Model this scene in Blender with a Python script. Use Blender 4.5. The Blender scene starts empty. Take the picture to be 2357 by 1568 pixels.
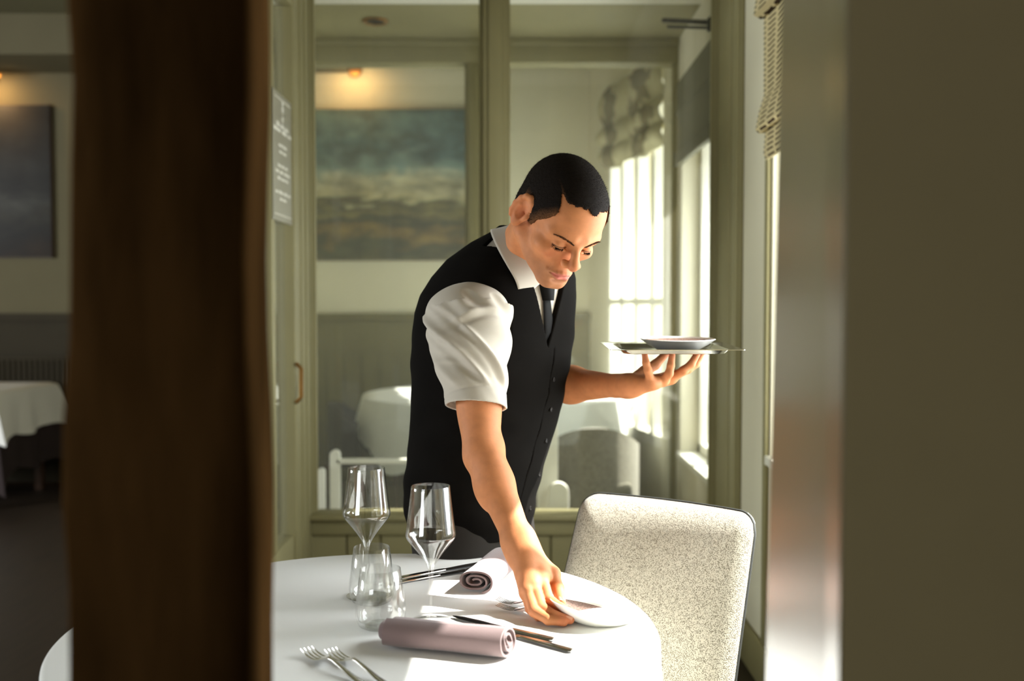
import bpy, bmesh, math, random
import numpy as np
from mathutils import Vector, Matrix
random.seed(7)
SC = bpy.context.scene
COL = SC.collection
# ---------------------------------------------------------------- camera
F_PX = 2292.0
CAM = Vector((0.0, 0.0, 1.31))
PITCH = math.radians(2.15)
CP, SP = math.cos(PITCH), math.sin(PITCH)
cam_d = bpy.data.cameras.new('camera')
cam_d.sensor_width = 36.0
cam_d.lens = F_PX * 36.0 / 2357.0
cam_d.clip_start = 0.05
cam_d.dof.use_dof = True
cam_d.dof.focus_distance = 1.93
cam_d.dof.aperture_fstop = 2.4
cam = bpy.data.objects.new('camera', cam_d)
COL.objects.link(cam)
cam.location = CAM
cam.rotation_euler = (math.pi / 2 - PITCH, 0, 0)
SC.camera = cam
# ---------------------------------------------------------------- light
SC.view_settings.view_transform = 'Standard'
SC.view_settings.look = 'None'
SC.view_settings.gamma = 1.0
SC.view_settings.exposure = 0.75
SC.cycles.use_denoising = True
SC.cycles.max_bounces = 10
SC.cycles.diffuse_bounces = 5
SC.cycles.glossy_bounces = 5
SC.cycles.transmission_bounces = 8
SC.cycles.transparent_max_bounces = 24
SC.cycles.caustics_reflective = False
SC.cycles.caustics_refractive = False
SC.cycles.sample_clamp_indirect = 6.0
world = bpy.data.worlds.new('daylight')
SC.world = world
world.use_nodes = True
world.node_tree.nodes['Background'].inputs[0].default_value = (0.90, 0.93, 0.92, 1)
world.node_tree.nodes['Background'].inputs[1].default_value = 0.95
SUN_DIR = Vector((-1.0, -0.20, -1.03)).normalized()      # the way the light travels
sun_d = bpy.data.lights.new('sun', 'SUN')
sun_d.energy = 10.5
sun_d.angle = math.radians(0.55)
sun_d.color = (1.0, 0.97, 0.91)
sun = bpy.data.objects.new('sun', sun_d)
COL.objects.link(sun)
sun.rotation_euler = SUN_DIR.to_track_quat('-Z', 'Y').to_euler()
sun.location = (4, 4, 6)
def area(name, loc, direction, sx, sy, energy, color=(1, 1, 1)):
    d = bpy.data.lights.new(name, 'AREA')
    d.shape = 'RECTANGLE'; d.size = sx; d.size_y = sy; d.energy = energy; d.color = color
    o = bpy.data.objects.new(name, d); COL.objects.link(o)
    o.location = loc
    o.rotation_euler = Vector(direction).to_track_quat('-Z', 'Z').to_euler()
    return o
# daylight standing in the windows (outside the wall openings), plus left and rear fill lamps added unseen
area('window_daylight', (1.16, 2.25, 1.35), (-1, 0, 0), 2.1, 1.0, 60, (0.93, 0.98, 1.0))
area('porch_daylight', (1.16, 4.65, 1.35), (-1, 0, 0), 0.9, 1.7, 25, (0.93, 0.98, 1.0))
area('next_room_daylight', (1.25, 6.4, 1.5), (-1, -0.2, 0), 1.2, 1.6, 36, (0.93, 0.98, 1.0))
area('left_fill_light', (-6.75, 2.7, 1.7), (1, 0, 0), 3.0, 1.8, 270, (0.95, 0.98, 1.0))  # added fill for the sleeve and right wall, from an invented window
area('rear_fill_light', (-4.3, -3.2, 1.6), (0.25, 1, 0), 2.7, 1.45, 62, (0.95, 0.98, 1.0))  # added fill from behind the camera for man, plate and tray
# ---------------------------------------------------------------- picture point -> place
def ray(px, py):
    u = (px - 1178.5) / F_PX; v = (784.0 - py) / F_PX
    return Vector((u, CP + v * SP, -SP + v * CP))
def P(px, py, dist):                       # dist along the view axis
    return CAM + ray(px, py) * dist
def PZ(px, py, z):
    r = ray(px, py); return CAM + r * ((z - CAM.z) / r.z)
def PY(px, py, y):
    r = ray(px, py); return CAM + r * (y / r.y)
def PX(px, py, x):
    r = ray(px, py); return CAM + r * (x / r.x)
# ---------------------------------------------------------------- materials
def srgb(r, g, b):
    f = lambda c: (c / 255 / 12.92) if c / 255 <= 0.04045 else ((c / 255 + 0.055) / 1.055) ** 2.4
    return (f(r), f(g), f(b), 1.0)
MATS = {}
def mat(name, color, rough=0.6, metal=0.0, spec=0.5, noise=0.0, nscale=8.0, bump=0.0, bscale=60.0, sheen=0.0, sss=0.0, coat=0.0, stretch=None):
    m = bpy.data.materials.new(name); m.use_nodes = True
    nt = m.node_tree; b = nt.nodes['Principled BSDF']
    b.inputs['Base Color'].default_value = color
    b.inputs['Roughness'].default_value = rough
    b.inputs['Metallic'].default_value = metal
    b.inputs['Specular IOR Level'].default_value = spec
    if sheen: b.inputs['Sheen Weight'].default_value = sheen
    if coat: b.inputs['Coat Weight'].default_value = coat
    if sss:
        b.inputs['Subsurface Weight'].default_value = sss
        b.inputs['Subsurface Radius'].default_value = (0.012, 0.005, 0.003)
        b.inputs['Subsurface Scale'].default_value = 1.0
    tc = nt.nodes.new('ShaderNodeTexCoord')
    src = tc.outputs['Object']
    if stretch:
        mp = nt.nodes.new('ShaderNodeMapping'); mp.inputs['Scale'].default_value = stretch
        nt.links.new(src, mp.inputs[0]); src = mp.outputs[0]
    if noise:
        n = nt.nodes.new('ShaderNodeTexNoise'); n.inputs['Scale'].default_value = nscale; n.inputs['Detail'].default_value = 5
        nt.links.new(src, n.inputs['Vector'])
        mr = nt.nodes.new('ShaderNodeMapRange')
        mr.inputs['From Min'].default_value = 0.3; mr.inputs['From Max'].default_value = 0.7
        mr.inputs['To Min'].default_value = 1 - noise; mr.inputs['To Max'].default_value = 1 + noise
        nt.links.new(n.outputs['Fac'], mr.inputs['Value'])
        mx = nt.nodes.new('ShaderNodeVectorMath'); mx.operation = 'SCALE'
        mx.inputs[0].default_value = color[:3]
        nt.links.new(mr.outputs[0], mx.inputs['Scale'])
        nt.links.new(mx.outputs[0], b.inputs['Base Color'])
    if bump:
        n2 = nt.nodes.new('ShaderNodeTexNoise'); n2.inputs['Scale'].default_value = bscale; n2.inputs['Detail'].default_value = 3
        nt.links.new(src, n2.inputs['Vector'])
        bp = nt.nodes.new('ShaderNodeBump'); bp.inputs['Strength'].default_value = bump; bp.inputs['Distance'].default_value = 0.004
        nt.links.new(n2.outputs['Fac'], bp.inputs['Height'])
        nt.links.new(bp.outputs[0], b.inputs['Normal'])
    MATS[name] = m
    return m
def glass_mat(name, tint=(1, 1, 1, 1), ior=1.45, rough=0.0, veil=0.0, edge=1.0):
    """clear thin sheet glass: reflects by Fresnel, lets the rest straight through"""
    m = bpy.data.materials.new(name); m.use_nodes = True
    nt = m.node_tree; nt.nodes.clear()
    out = nt.nodes.new('ShaderNodeOutputMaterial')
    t = nt.nodes.new('ShaderNodeBsdfTransparent'); t.inputs[0].default_value = tint
    g = nt.nodes.new('ShaderNodeBsdfGlossy'); g.inputs['Roughness'].default_value = rough
    ge = nt.nodes.new('ShaderNodeNewGeometry')
    dt = nt.nodes.new('ShaderNodeVectorMath'); dt.operation = 'DOT_PRODUCT'
    nt.links.new(ge.outputs['Incoming'], dt.inputs[0]); nt.links.new(ge.outputs['Normal'], dt.inputs[1])
    def mth(op, a, b=None):
        n = nt.nodes.new('ShaderNodeMath'); n.operation = op
        for k, x in enumerate((a, b)):
            if x is None: continue
            if isinstance(x, (int, float)): n.inputs[k].default_value = x
            else: nt.links.new(x, n.inputs[k])
        return n.outputs[0]
    c = mth('ABSOLUTE', dt.outputs['Value'])
    r0 = ((ior - 1) / (ior + 1)) ** 2
    fr_out = mth('MINIMUM', mth('ADD', mth('MULTIPLY', mth('POWER', mth('SUBTRACT', 1.0, c), 4.5), 1 - r0), r0), 0.92)
    mix = nt.nodes.new('ShaderNodeMixShader')
    nt.links.new(fr_out, mix.inputs[0]); nt.links.new(t.outputs[0], mix.inputs[1]); nt.links.new(g.outputs[0], mix.inputs[2])
    last = mix
    if veil:
        d = nt.nodes.new('ShaderNodeBsdfDiffuse'); d.inputs[0].default_value = (0.8, 0.8, 0.72, 1)
        mix2 = nt.nodes.new('ShaderNodeMixShader'); mix2.inputs[0].default_value = veil
        nt.links.new(mix.outputs[0], mix2.inputs[1]); nt.links.new(d.outputs[0], mix2.inputs[2]); last = mix2
    nt.links.new(last.outputs[0], out.inputs[0])
    MATS[name] = m
    return m
# ---------------------------------------------------------------- mesh helpers
def link(name, verts, faces, m, parent=None, smooth=True, angle=35):
    me = bpy.data.meshes.new(name)
    me.from_pydata([tuple(v) for v in verts], [], [tuple(f) for f in faces])
    me.update()
    bm = bmesh.new(); bm.from_mesh(me)
    bmesh.ops.recalc_face_normals(bm, faces=bm.faces)
    bm.to_mesh(me); bm.free()
    if smooth:
        me.shade_smooth()
        try: me.set_sharp_from_angle(angle=math.radians(angle))
        except Exception: pass
    if m: me.materials.append(m)
    o = bpy.data.objects.new(name, me); COL.objects.link(o)
    if parent is not None: o.parent = parent
    return o
class MB:
    def __init__(s): s.v = []; s.f = []
    def add(s, vs, fs):
        n = len(s.v); s.v += [Vector(v) for v in vs]; s.f += [[i + n for i in f] for f in fs]; return s
    def box(s, x0, x1, y0, y1, z0, z1):
        vs = [(x, y, z) for x in (x0, x1) for y in (y0, y1) for z in (z0, z1)]
        return s.add(vs, [(0, 1, 3, 2), (4, 6, 7, 5), (0, 4, 5, 1), (2, 3, 7, 6), (0, 2, 6, 4), (1, 5, 7, 3)])
    def bbox(s, x0, x1, y0, y1, z0, z1, r=0.004, seg=2):
        bm = bmesh.new(); bmesh.ops.create_cube(bm, size=1)
        for v in bm.verts:
            v.co = Vector(((x0 + x1) / 2 + v.co.x * (x1 - x0), (y0 + y1) / 2 + v.co.y * (y1 - y0), (z0 + z1) / 2 + v.co.z * (z1 - z0)))
        bmesh.ops.bevel(bm, geom=bm.edges[:], offset=r, segments=seg, affect='EDGES', profile=0.5)
        bm.verts.index_update()
        s.add([v.co.copy() for v in bm.verts], [[v.index for v in f.verts] for f in bm.faces]); bm.free(); return s
    def lathe(s, prof, seg=48, origin=(0, 0, 0), closed=False):
        o = Vector(origin); vs = []; fs = []
        n = len(prof)
        for i in range(seg):
            a = 2 * math.pi * i / seg
            for r, z in prof: vs.append(o + Vector((r * math.cos(a), r * math.sin(a), z)))
        for i in range(seg):
            j = (i + 1) % seg
            for k in range(n - 1 if not closed else n):
                l = (k + 1) % n
                fs.append((i * n + k, j * n + k, j * n + l, i * n + l))
        return s.add(vs, fs)
    def tube(s, pts, rads, seg=12, cap=True, flat=1.0, up=None):
        pts = [Vector(p) for p in pts]
        if not isinstance(rads, (list, tuple)): rads = [rads] * len(pts)
        vs = []; fs = []; prev = None
        for i, p in enumerate(pts):
            d = (pts[min(i + 1, len(pts) - 1)] - pts[max(i - 1, 0)]).normalized()
            if up is not None: a = Vector(up).cross(d)
            elif prev is None: a = d.cross(Vector((0, 0, 1)) if abs(d.z) < 0.9 else Vector((1, 0, 0)))
            else: a = prev - d * prev.dot(d)
            a.normalize(); prev = a; b = d.cross(a)
            for k in range(seg):
                t = 2 * math.pi * k / seg
                vs.append(p + a * (math.cos(t) * rads[i]) + b * (math.sin(t) * rads[i] * flat))
        for i in range(len(pts) - 1):
            for k in range(seg):
                l = (k + 1) % seg
                fs.append((i * seg + k, i * seg + l, (i + 1) * seg + l, (i + 1) * seg + k))
        if cap:
            fs.append(list(range(seg))); fs.append([(len(pts) - 1) * seg + k for k in range(seg)])
        return s.add(vs, fs)
    def loft(s, secs, cap=True):
        n = len(secs[0]); vs = [p for q in secs for p in q]; fs = []
        for i in range(len(secs) - 1):
            for k in range(n):
                l = (k + 1) % n
                fs.append((i * n + k, i * n + l, (i + 1) * n + l, (i + 1) * n + k))
        if cap: fs.append(list(range(n))); fs.append([(len(secs) - 1) * n + k for k in range(n)])
        return s.add(vs, fs)
    def grid(s, fn, nu, nv, wrap_u=False):
        vs = [fn(i / (nu if wrap_u else nu - 1), j / (nv - 1)) for i in range(nu) for j in range(nv)]
        fs = []
        for i in range(nu if wrap_u else nu - 1):
            k = (i + 1) % nu
            for j in range(nv - 1): fs.append((i * nv + j, k * nv + j, k * nv + j + 1, i * nv + j + 1))
        return s.add(vs, fs)
    def xf(s, M):
        s.v = [M @ v for v in s.v]; return s
    def build(s, name, m, parent=None, smooth=True, angle=35): return link(name, s.v, s.f, m, parent, smooth, angle)
def tag(o, label, cat, group=None):
    o['label'] = label; o['category'] = cat
    if group: o['group'] = group
    return o
def struct(o): o['kind'] = 'structure'; return o
def empty(name, loc, label, cat, group=None, rz=0.0):
    o = bpy.data.objects.new(name, None); COL.objects.link(o); o.location = loc; o.rotation_euler = (0, 0, rz); o.empty_display_size = 0.05
    return tag(o, label, cat, group)
def anchor(root, *objs):
    """parent world-built parts to a top-level root while keeping them where they are"""
    inv = root.matrix_basis.inverted()
    for o in objs:
        o.parent = root; o.matrix_parent_inverse = inv
def copy_tree(o, parent=None):
    c = o.copy(); COL.objects.link(c)
    if parent is not None: c.parent = parent
    for ch in list(o.children): copy_tree(ch, c)
    return c
# ---------------------------------------------------------------- materials of the place
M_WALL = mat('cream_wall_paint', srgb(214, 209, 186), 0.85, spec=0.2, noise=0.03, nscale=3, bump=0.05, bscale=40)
M_FRAME = mat('stone_green_woodwork', srgb(142, 135, 97), 0.55, spec=0.35, noise=0.04, nscale=5)
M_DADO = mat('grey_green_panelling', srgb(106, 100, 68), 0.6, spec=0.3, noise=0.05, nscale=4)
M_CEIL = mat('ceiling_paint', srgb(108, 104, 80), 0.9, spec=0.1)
M_WALL_SHADE = mat('wall_paint_with_shade', srgb(108, 102, 80), 0.9, spec=0.1, noise=0.03, nscale=3)  # wall colour darkened to stand for the shade of the left room
M_FLOOR = mat('dark_floorboards', srgb(46, 36, 27), 0.5, noise=0.35, nscale=6, stretch=(8, 0.6, 1))
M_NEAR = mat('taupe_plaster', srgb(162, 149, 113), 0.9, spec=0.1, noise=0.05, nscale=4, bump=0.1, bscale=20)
M_REVEAL = mat('satin_paint_reveal', srgb(92, 82, 52), 0.30, spec=1.0, noise=0.03, nscale=5, coat=0.6)
M_REVEAL.node_tree.nodes['Principled BSDF'].inputs['Coat Roughness'].default_value = 0.22
M_POST = mat('old_dark_oak', srgb(66, 46, 24), 0.95, spec=0.0, noise=0.55, nscale=7, bump=0.6, bscale=14, stretch=(2.5, 2.5, 0.5))
M_PANE = glass_mat('window_glass', (0.97, 0.98, 0.96, 1), 1.5, veil=0.035)
M_LAMPGLOW = bpy.data.materials.new('warm_bulb'); M_LAMPGLOW.use_nodes = True
_e = M_LAMPGLOW.node_tree.nodes['Principled BSDF']; _e.inputs['Emission Color'].default_value = (1, 0.62, 0.25, 1); _e.inputs['Emission Strength'].default_value = 12
M_BRASS = mat('aged_brass', srgb(150, 110, 60), 0.35, metal=1.0)
M_BLACKM = mat('black_metal', srgb(28, 26, 22), 0.45, metal=0.6)
M_WHITE = mat('white_paint', srgb(232, 230, 216), 0.5, spec=0.4)
XR = 0.862; YP = 4.14; YR = 5.20; YB = 7.30; ZC = 3.25; ZPC = 2.673
# ---------------------------------------------------------------- floor, ceilings, walls
struct(MB().box(-6.5, 3.0, -3.0, YB + 0.2, -0.1, 0.0).build('floor', M_FLOOR, smooth=False))
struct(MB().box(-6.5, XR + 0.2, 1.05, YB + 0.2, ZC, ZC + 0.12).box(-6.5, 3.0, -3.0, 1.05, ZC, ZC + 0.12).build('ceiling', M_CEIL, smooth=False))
struct(MB().box(-1.56, 1.2, YB, YB + 0.2, 0, ZC).build('wall_back', M_WALL, smooth=False))
struct(MB().box(-6.5, -1.56, YB, YB + 0.2, 0, ZC).build('wall_back_left', M_WALL_SHADE, smooth=False))
struct(MB().box(-6.6, -6.5, -3.0, 1.2, 0, ZC).box(-6.6, -6.5, 4.2, YB + 0.2, 0, ZC).box(-6.6, -6.5, 1.2, 4.2, 0, 0.8).box(-6.6, -6.5, 1.2, 4.2, 2.6, ZC).build('wall_left', M_WALL, smooth=False))  # opening added for the left fill lamp
# right wall with the window openings left free
WZ0, WZ1 = 0.80, 2.30
rw = MB()
for a, b, z0, z1 in ((0.95, 1.25, 0, ZC), (1.25, 3.30, 0, WZ0), (1.25, 3.30, WZ1, ZC), (3.30, 4.25, 0, ZC), (4.25, 5.08, 0, 0.55), (4.25, 5.08, 2.35, ZC), (5.08, 5.72, 0, ZC)):
    rw.box(XR, XR + 0.20, a, b, z0, z1)
struct(rw.build('wall_right', M_WALL, smooth=False))
# next room: the wall turns in as a bay after y = 5.7, with its own window
def slab(mb, p, q, z0, z1, t):
    p = Vector((p[0], p[1], 0)); q = Vector((q[0], q[1], 0)); d = (q - p).normalized(); n = Vector((d.y, -d.x, 0)) * t
    vs = [p, q, q + n, p + n]
    vv = [(v.x, v.y, z) for z in (z0, z1) for v in vs]
    mb.add(vv, [(0, 1, 2, 3), (7, 6, 5, 4), (0, 4, 5, 1), (1, 5, 6, 2), (2, 6, 7, 3), (3, 7, 4, 0)]); return mb
BA, BB = Vector((0.915, 5.72, 0)), Vector((0.66, 6.85, 0))
bayw = MB()
slab(bayw, BA, BB, 0, 0.45, 0.18); slab(bayw, BA, BB, 2.62, ZC, 0.18); slab(bayw, BB, BB + Vector((-0.10, 0.46, 0)), 0, ZC, 0.18)
struct(bayw.build('wall_bay', M_WALL, smooth=False))
bw = MB()
def bay(t, z, off=0.0):
    p = BA.lerp(BB, t); d = (BB - BA).normalized(); n = Vector((d.y, -d.x, 0)); return Vector((p.x, p.y, z)) + n * off
for t in (0.02, 0.27, 0.52, 0.76, 0.98):
    p = BA.lerp(BB, max(t - 0.025, 0)); q = BA.lerp(BB, min(t + 0.025, 1))
    slab(bw, p, q, 0.45, 2.62, 0.07)
slab(bw, BA, BB, 0.45, 0.52, 0.10); slab(bw, BA, BB, 1.30, 1.34, 0.05)
struct(bw.build('window_3', M_WHITE, smooth=False))
# panelling below the dado rail on the far wall: boards with a moulded rail
M_DADO_SHADE = mat('panelling_with_shade', srgb(52, 46, 32), 0.7, spec=0.2, noise=0.05, nscale=4)  # darker copy of the panelling, left room's shade put into the colour
for X0, X1, Mx, nm in ((-6.5, -1.62, M_DADO_SHADE, 'trim_9'), ):
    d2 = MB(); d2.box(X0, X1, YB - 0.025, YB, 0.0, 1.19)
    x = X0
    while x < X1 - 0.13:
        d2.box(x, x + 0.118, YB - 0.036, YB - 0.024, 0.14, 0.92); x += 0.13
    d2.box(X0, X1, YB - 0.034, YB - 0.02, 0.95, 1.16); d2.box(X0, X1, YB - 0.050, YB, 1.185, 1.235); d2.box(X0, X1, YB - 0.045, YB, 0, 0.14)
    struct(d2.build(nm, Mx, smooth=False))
dd = MB(); dd.box(-1.50, 0.60, YB - 0.025, YB, 0.10, 1.19)
x = -1.48
while x < 0.5:
    dd.box(x, x + 0.118, YB - 0.036, YB - 0.024, 0.14, 0.92); x += 0.13
dd.box(-1.50, 0.60, YB - 0.034, YB - 0.02, 0.95, 1.16)
struct(dd.build('trim_1', M_DADO, smooth=False))
dr = MB(); dr.bbox(-1.50, 0.60, YB - 0.055, YB, 1.185, 1.235, 0.008); struct(dr.build('trim_2', M_DADO))
struct(MB().bbox(-1.50, 0.60, YB - 0.045, YB, 0.0, 0.14, 0.006).build('baseboard_back', M_DADO))
cv = MB(); cv.box(-6.5, -1.2, YB - 0.55, YB, 2.98, ZC); struct(cv.build('trim_3', M_WALL_SHADE, smooth=False))
# ---------------------------------------------------------------- the opening we look through
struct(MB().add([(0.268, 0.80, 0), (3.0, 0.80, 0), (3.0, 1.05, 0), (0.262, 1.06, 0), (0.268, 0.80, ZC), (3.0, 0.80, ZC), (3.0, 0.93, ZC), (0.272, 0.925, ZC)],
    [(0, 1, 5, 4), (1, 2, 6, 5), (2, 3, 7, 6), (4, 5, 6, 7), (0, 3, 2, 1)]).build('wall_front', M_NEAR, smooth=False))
struct(MB().add([(0.268, 0.80, 0), (0.262, 1.06, 0), (0.272, 0.925, ZC), (0.268, 0.80, ZC),
                 (0.2665, 0.802, 0), (0.2605, 1.058, 0), (0.2705, 0.923, ZC), (0.2665, 0.802, ZC)],
    [(4, 5, 6, 7), (0, 4, 7, 3), (1, 2, 6, 5), (2, 3, 7, 6), (0, 1, 5, 4)]).build('trim_4', M_REVEAL, smooth=False))
# rough hewn post
secs = []
for i in range(49):
    z = 3.24 * i / 48
    w = 0.0035 * math.sin(z * 5.1) + 0.003 * math.sin(z * 13.7 + 1) + 0.002 * math.sin(z * 29 + 2)
    w2 = 0.0025 * math.sin(z * 6.3 + 2) + 0.002 * math.sin(z * 17.7)
    k = (z - 1.3) * 0.006
    secs.append([Vector((-0.3575 + k + w, 0.80, z)), Vector((-0.352 + k + w, 0.792, z)), Vector((-0.30, 0.790 + w2, z)), Vector((-0.25, 0.791 - w2, z)), Vector((-0.2145 + k * 1.2 + w2, 0.792, z)),
                 Vector((-0.2085 + k * 1.2 + w2, 0.799, z)), Vector((-0.216 + k * 1.2 + w2 * 0.6, 0.86, z)), Vector((-0.2235 + k * 1.2 + w2, 0.925, z)), Vector((-0.232 + k, 0.934, z)), Vector((-0.30, 0.936, z)), Vector((-0.345 + k, 0.93, z)), Vector((-0.3555 + k + w, 0.90, z))])
tag(MB().loft(secs).build('timber_post', M_POST, angle=60), 'dark rough-hewn timber post standing in the left foreground', 'post')
# ---------------------------------------------------------------- glazed porch: near screen
def upright(mb, x0, x1, y, z0, z1, d=0.09, moulds=True):
    mb.bbox(x0, x1, y, y + d, z0, z1, 0.003)
    if moulds:
        mb.bbox(x0 - 0.012, x0 + 0.006, y + 0.02, y + 0.05, z0, z1, 0.003); mb.bbox(x1 - 0.006, x1 + 0.012, y + 0.02, y + 0.05, z0, z1, 0.003)
scr = MB()
upright(scr, -0.900, -0.832, YP, 0, 3.0, 0.10)
upright(scr, -0.118, -0.020, YP - 0.015, 0.40, 3.0, 0.12)
scr.bbox(-0.136, -0.114, YP + 0.02, YP + 0.11, 0.40, 3.0, 0.003)
scr.bbox(-0.098, -0.040, YP - 0.028, YP - 0.01, 0.40, 3.0, 0.005)
upright(scr, 0.838, 0.885, YP, 0, 3.0, 0.10)
scr.bbox(0.85, 0.876, YP - 0.022, YP + 0.01, 0, 3.0, 0.006)
scr.bbox(-0.84, 0.84, YP - 0.015, YP + 0.10, 0.34, 0.405, 0.006)
struct(scr.build('window_1', M_FRAME))
sill = MB(); sill.bbox(-0.84, 0.86, YP - 0.045, YP + 0.10, 0.405, 0.43, 0.008); struct(sill.build('trim_5', M_FRAME))
tg = MB(); tg.box(-0.84, 0.84, YP + 0.02, YP + 0.06, 0.0, 0.345)
x = -0.835
while x < 0.80:
    tg.bbox(x, x + 0.137, YP + 0.004, YP + 0.024, 0.10, 0.338, 0.003, 1); x += 0.143
tg.bbox(-0.84, 0.84, YP - 0.005, YP + 0.03, 0.0, 0.11, 0.004)
struct(tg.build('trim_6', M_FRAME))
for x0, x1, nm in ((-0.83, -0.13, 'pane'), (-0.02, 0.84, 'pane')):
    g = MB().box(x0, x1, YP + 0.058, YP + 0.064, 0.42, 3.0).build('window_glass', M_PANE, smooth=False); g.parent = bpy.data.objects['window_1']
# left return of the porch: glass side wall running towards us
lf = MB()
lf.bbox(-0.90, -0.838, 3.86, 4.13, 0, 3.0, 0.004)
for y0, y1 in ((3.95, 3.965), (4.04, 4.055)): lf.bbox(-0.846, -0.832, y0, y1, 0, 3.0, 0.003)
lf.bbox(-0.885, -0.828, 3.80, 3.865, 0, 3.0, 0.004)
lf.bbox(-0.90, -0.838, 2.55, 3.82, 2.46, 2.60, 0.004)
lf.bbox(-0.885, -0.830, 2.55, 3.82, 2.43, 2.47, 0.004)
lf.bbox(-0.90, -0.838, 2.55, 3.82, 0, 0.42, 0.004)
lf.bbox(-0.90, -0.830, 2.45, 2.58, 0, 3.0, 0.004)
lf.bbox(-0.880, -0.842, 3.50, 3.55, 0.42, 2.45, 0.003)
struct(lf.build('window_2', M_FRAME))
g = MB().box(-0.868, -0.862, 2.58, 3.82, 0.42, 2.45).build('window_glass', M_PANE, smooth=False); g.parent = bpy.data.objects['window_2']
hd = MB().tube([(-0.826, 3.80, 0.93), (-0.806, 3.80, 0.95), (-0.806, 3.80, 1.06), (-0.826, 3.80, 1.08)], 0.008, 10).build('window_handle', M_BRASS); hd.parent = bpy.data.objects['window_2']; hd['label'] = 'brass pull handle'
# ceiling and bulkhead of the porch
struct(MB().box(-1.3, XR + 0.2, YP + 0.42, YR + 0.14, ZPC, ZPC + 0.06).build('ceiling_porch', M_FRAME, smooth=False))
struct(MB().bbox(-1.3, XR, YP + 0.12, YP + 0.42, ZPC - 0.012, ZPC + 0.5, 0.006).build('trim_7', M_WHITE))
struct(MB().box(-2.9, XR + 0.2, YP, YP + 0.12, 3.0, ZC).build('wall_porch_front', M_WALL, smooth=False))
# rear screen of the porch
rs = MB()
rs.bbox(-1.30, XR, YR, YR + 0.12, 2.553, ZPC, 0.004)
rs.bbox(-1.30, XR, YR - 0.025, YR + 0.02, 2.64, 2.675, 0.006)
rs.bbox(-1.30, -1.06, YR, YR + 0.10, 0, 2.56, 0.004)
rs.bbox(-0.232, -0.150, YR, YR + 0.10, 0, 2.56, 0.004); rs.bbox(-0.150, -0.022, YR + 0.01, YR + 0.09, 0, 2.56, 0.004)
rs.bbox(-0.245, -0.230, YR + 0.02, YR + 0.06, 0, 2.56, 0.003)
rs.bbox(0.846, 0.905, YR, YR + 0.10, 0, 2.56, 0.004)
rs.bbox(0.836, 0.848, YR + 0.02, YR + 0.06, 0, 2.56, 0.003)
rs.bbox(-1.06, 0.846, YR + 0.01, YR + 0.09, 0.0, 0.16, 0.004)
struct(rs.build('door_1', M_FRAME))
for x0, x1 in ((-1.06, -0.24), (-0.022, 0.84)):
    g = MB().box(x0, x1, YR + 0.045, YR + 0.051, 0.16, 2.553).build('door_glass', M_PANE, smooth=False); g.parent = bpy.data.objects['door_1']
struct(MB().box(-1.3, XR + 0.2, YR, YR + 0.14, ZPC + 0.05, ZC).build('wall_porch_back', M_WALL, smooth=False))
struct(MB().box(-1.62, -1.50, YP + 0.1, YB, 0, ZC).build('wall_porch_left', M_WALL, smooth=False))
# windows in the right wall (frames; the sun comes in through them)
def casement(y0, y1, z0, z1, bars, name):
    w = MB(); xa, xb = XR + 0.09, XR + 0.15
    w.bbox(xa, xb, y0, y1, z0, z0 + 0.05, 0.004); w.bbox(xa, xb, y0, y1, z1 - 0.05, z1, 0.004)
    for b in bars: w.bbox(xa, xb, b[0], b[1], z0, z1, 0.004)
    w.bbox(XR - 0.02, XR + 0.20, y0 - 0.01, y1 + 0.01, z0 - 0.03, z0 + 0.002, 0.005)
    o = struct(w.build(name, M_WHITE)); return o
casement(1.25, 3.30, WZ0, WZ1, ((1.25, 1.30), (1.980, 2.006), (2.62, 2.67), (3.25, 3.30)), 'window_4')
casement(4.25, 5.08, 0.55, 2.35, ((4.25, 4.31), (4.63, 4.70), (5.02, 5.08)), 'window_5')
ar = MB()
for a, b in ((3.32, 3.36), (4.185, 4.215)): ar.bbox(XR - 0.014, XR, a, b, 0.12, 2.6, 0.003)
for a, b in ((3.72, 3.875), (3.89, 4.12)): ar.bbox(XR - 0.014, XR, a, b, 0.15, 3.0, 0.004)
ar.bbox(XR - 0.022, XR, 3.735, 3.765, 0.15, 3.0, 0.005)
ar.box(XR - 0.006, XR, 3.87, 3.895, 0.15, 3.0)
struct(ar.build('trim_8', M_FRAME))
struct(MB().bbox(XR - 0.02, XR, 1.0, YP, 0, 0.15, 0.006).build('baseboard_right', M_FRAME))

wl = MB()
for b0, b1 in ((1.2, 1.26), (2.66, 2.74), (4.14, 4.2)): wl.bbox(-6.57, -6.52, b0, b1, 0.8, 2.6, 0.004)
wl.bbox(-6.57, -6.52, 1.2, 4.2, 0.8, 0.86, 0.004); wl.bbox(-6.57, -6.52, 1.2, 4.2, 2.54, 2.6, 0.004)
struct(wl.build('fill_window_left', M_WHITE))  # unseen frame added to go with the left fill lamp

struct(MB().box(-6.6, -5.8, -3.1, -3.0, 0, ZC).box(-2.8, 3.0, -3.1, -3.0, 0, ZC).box(-5.8, -2.8, -3.1, -3.0, 0, 0.85).box(-5.8, -2.8, -3.1, -3.0, 2.35, ZC).build('wall_rear', M_NEAR, smooth=False))  # opening added to let fill light into the camera side
rw_ = MB()
for b0, b1 in ((-5.8, -5.74), (-4.33, -4.27), (-2.86, -2.8)): rw_.bbox(b0, b1, -3.08, -3.03, 0.85, 2.35, 0.004)
rw_.bbox(-5.8, -2.8, -3.08, -3.03, 0.85, 0.91, 0.004); rw_.bbox(-5.8, -2.8, -3.08, -3.03, 2.29, 2.35, 0.004)
struct(rw_.build('fill_window_rear', M_WHITE))  # unseen frame added around the rear fill opening
struct(MB().box(3.0, 3.1, -3.1, 1.05, 0, ZC).build('wall_rear_side', M_NEAR, smooth=False))
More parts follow.
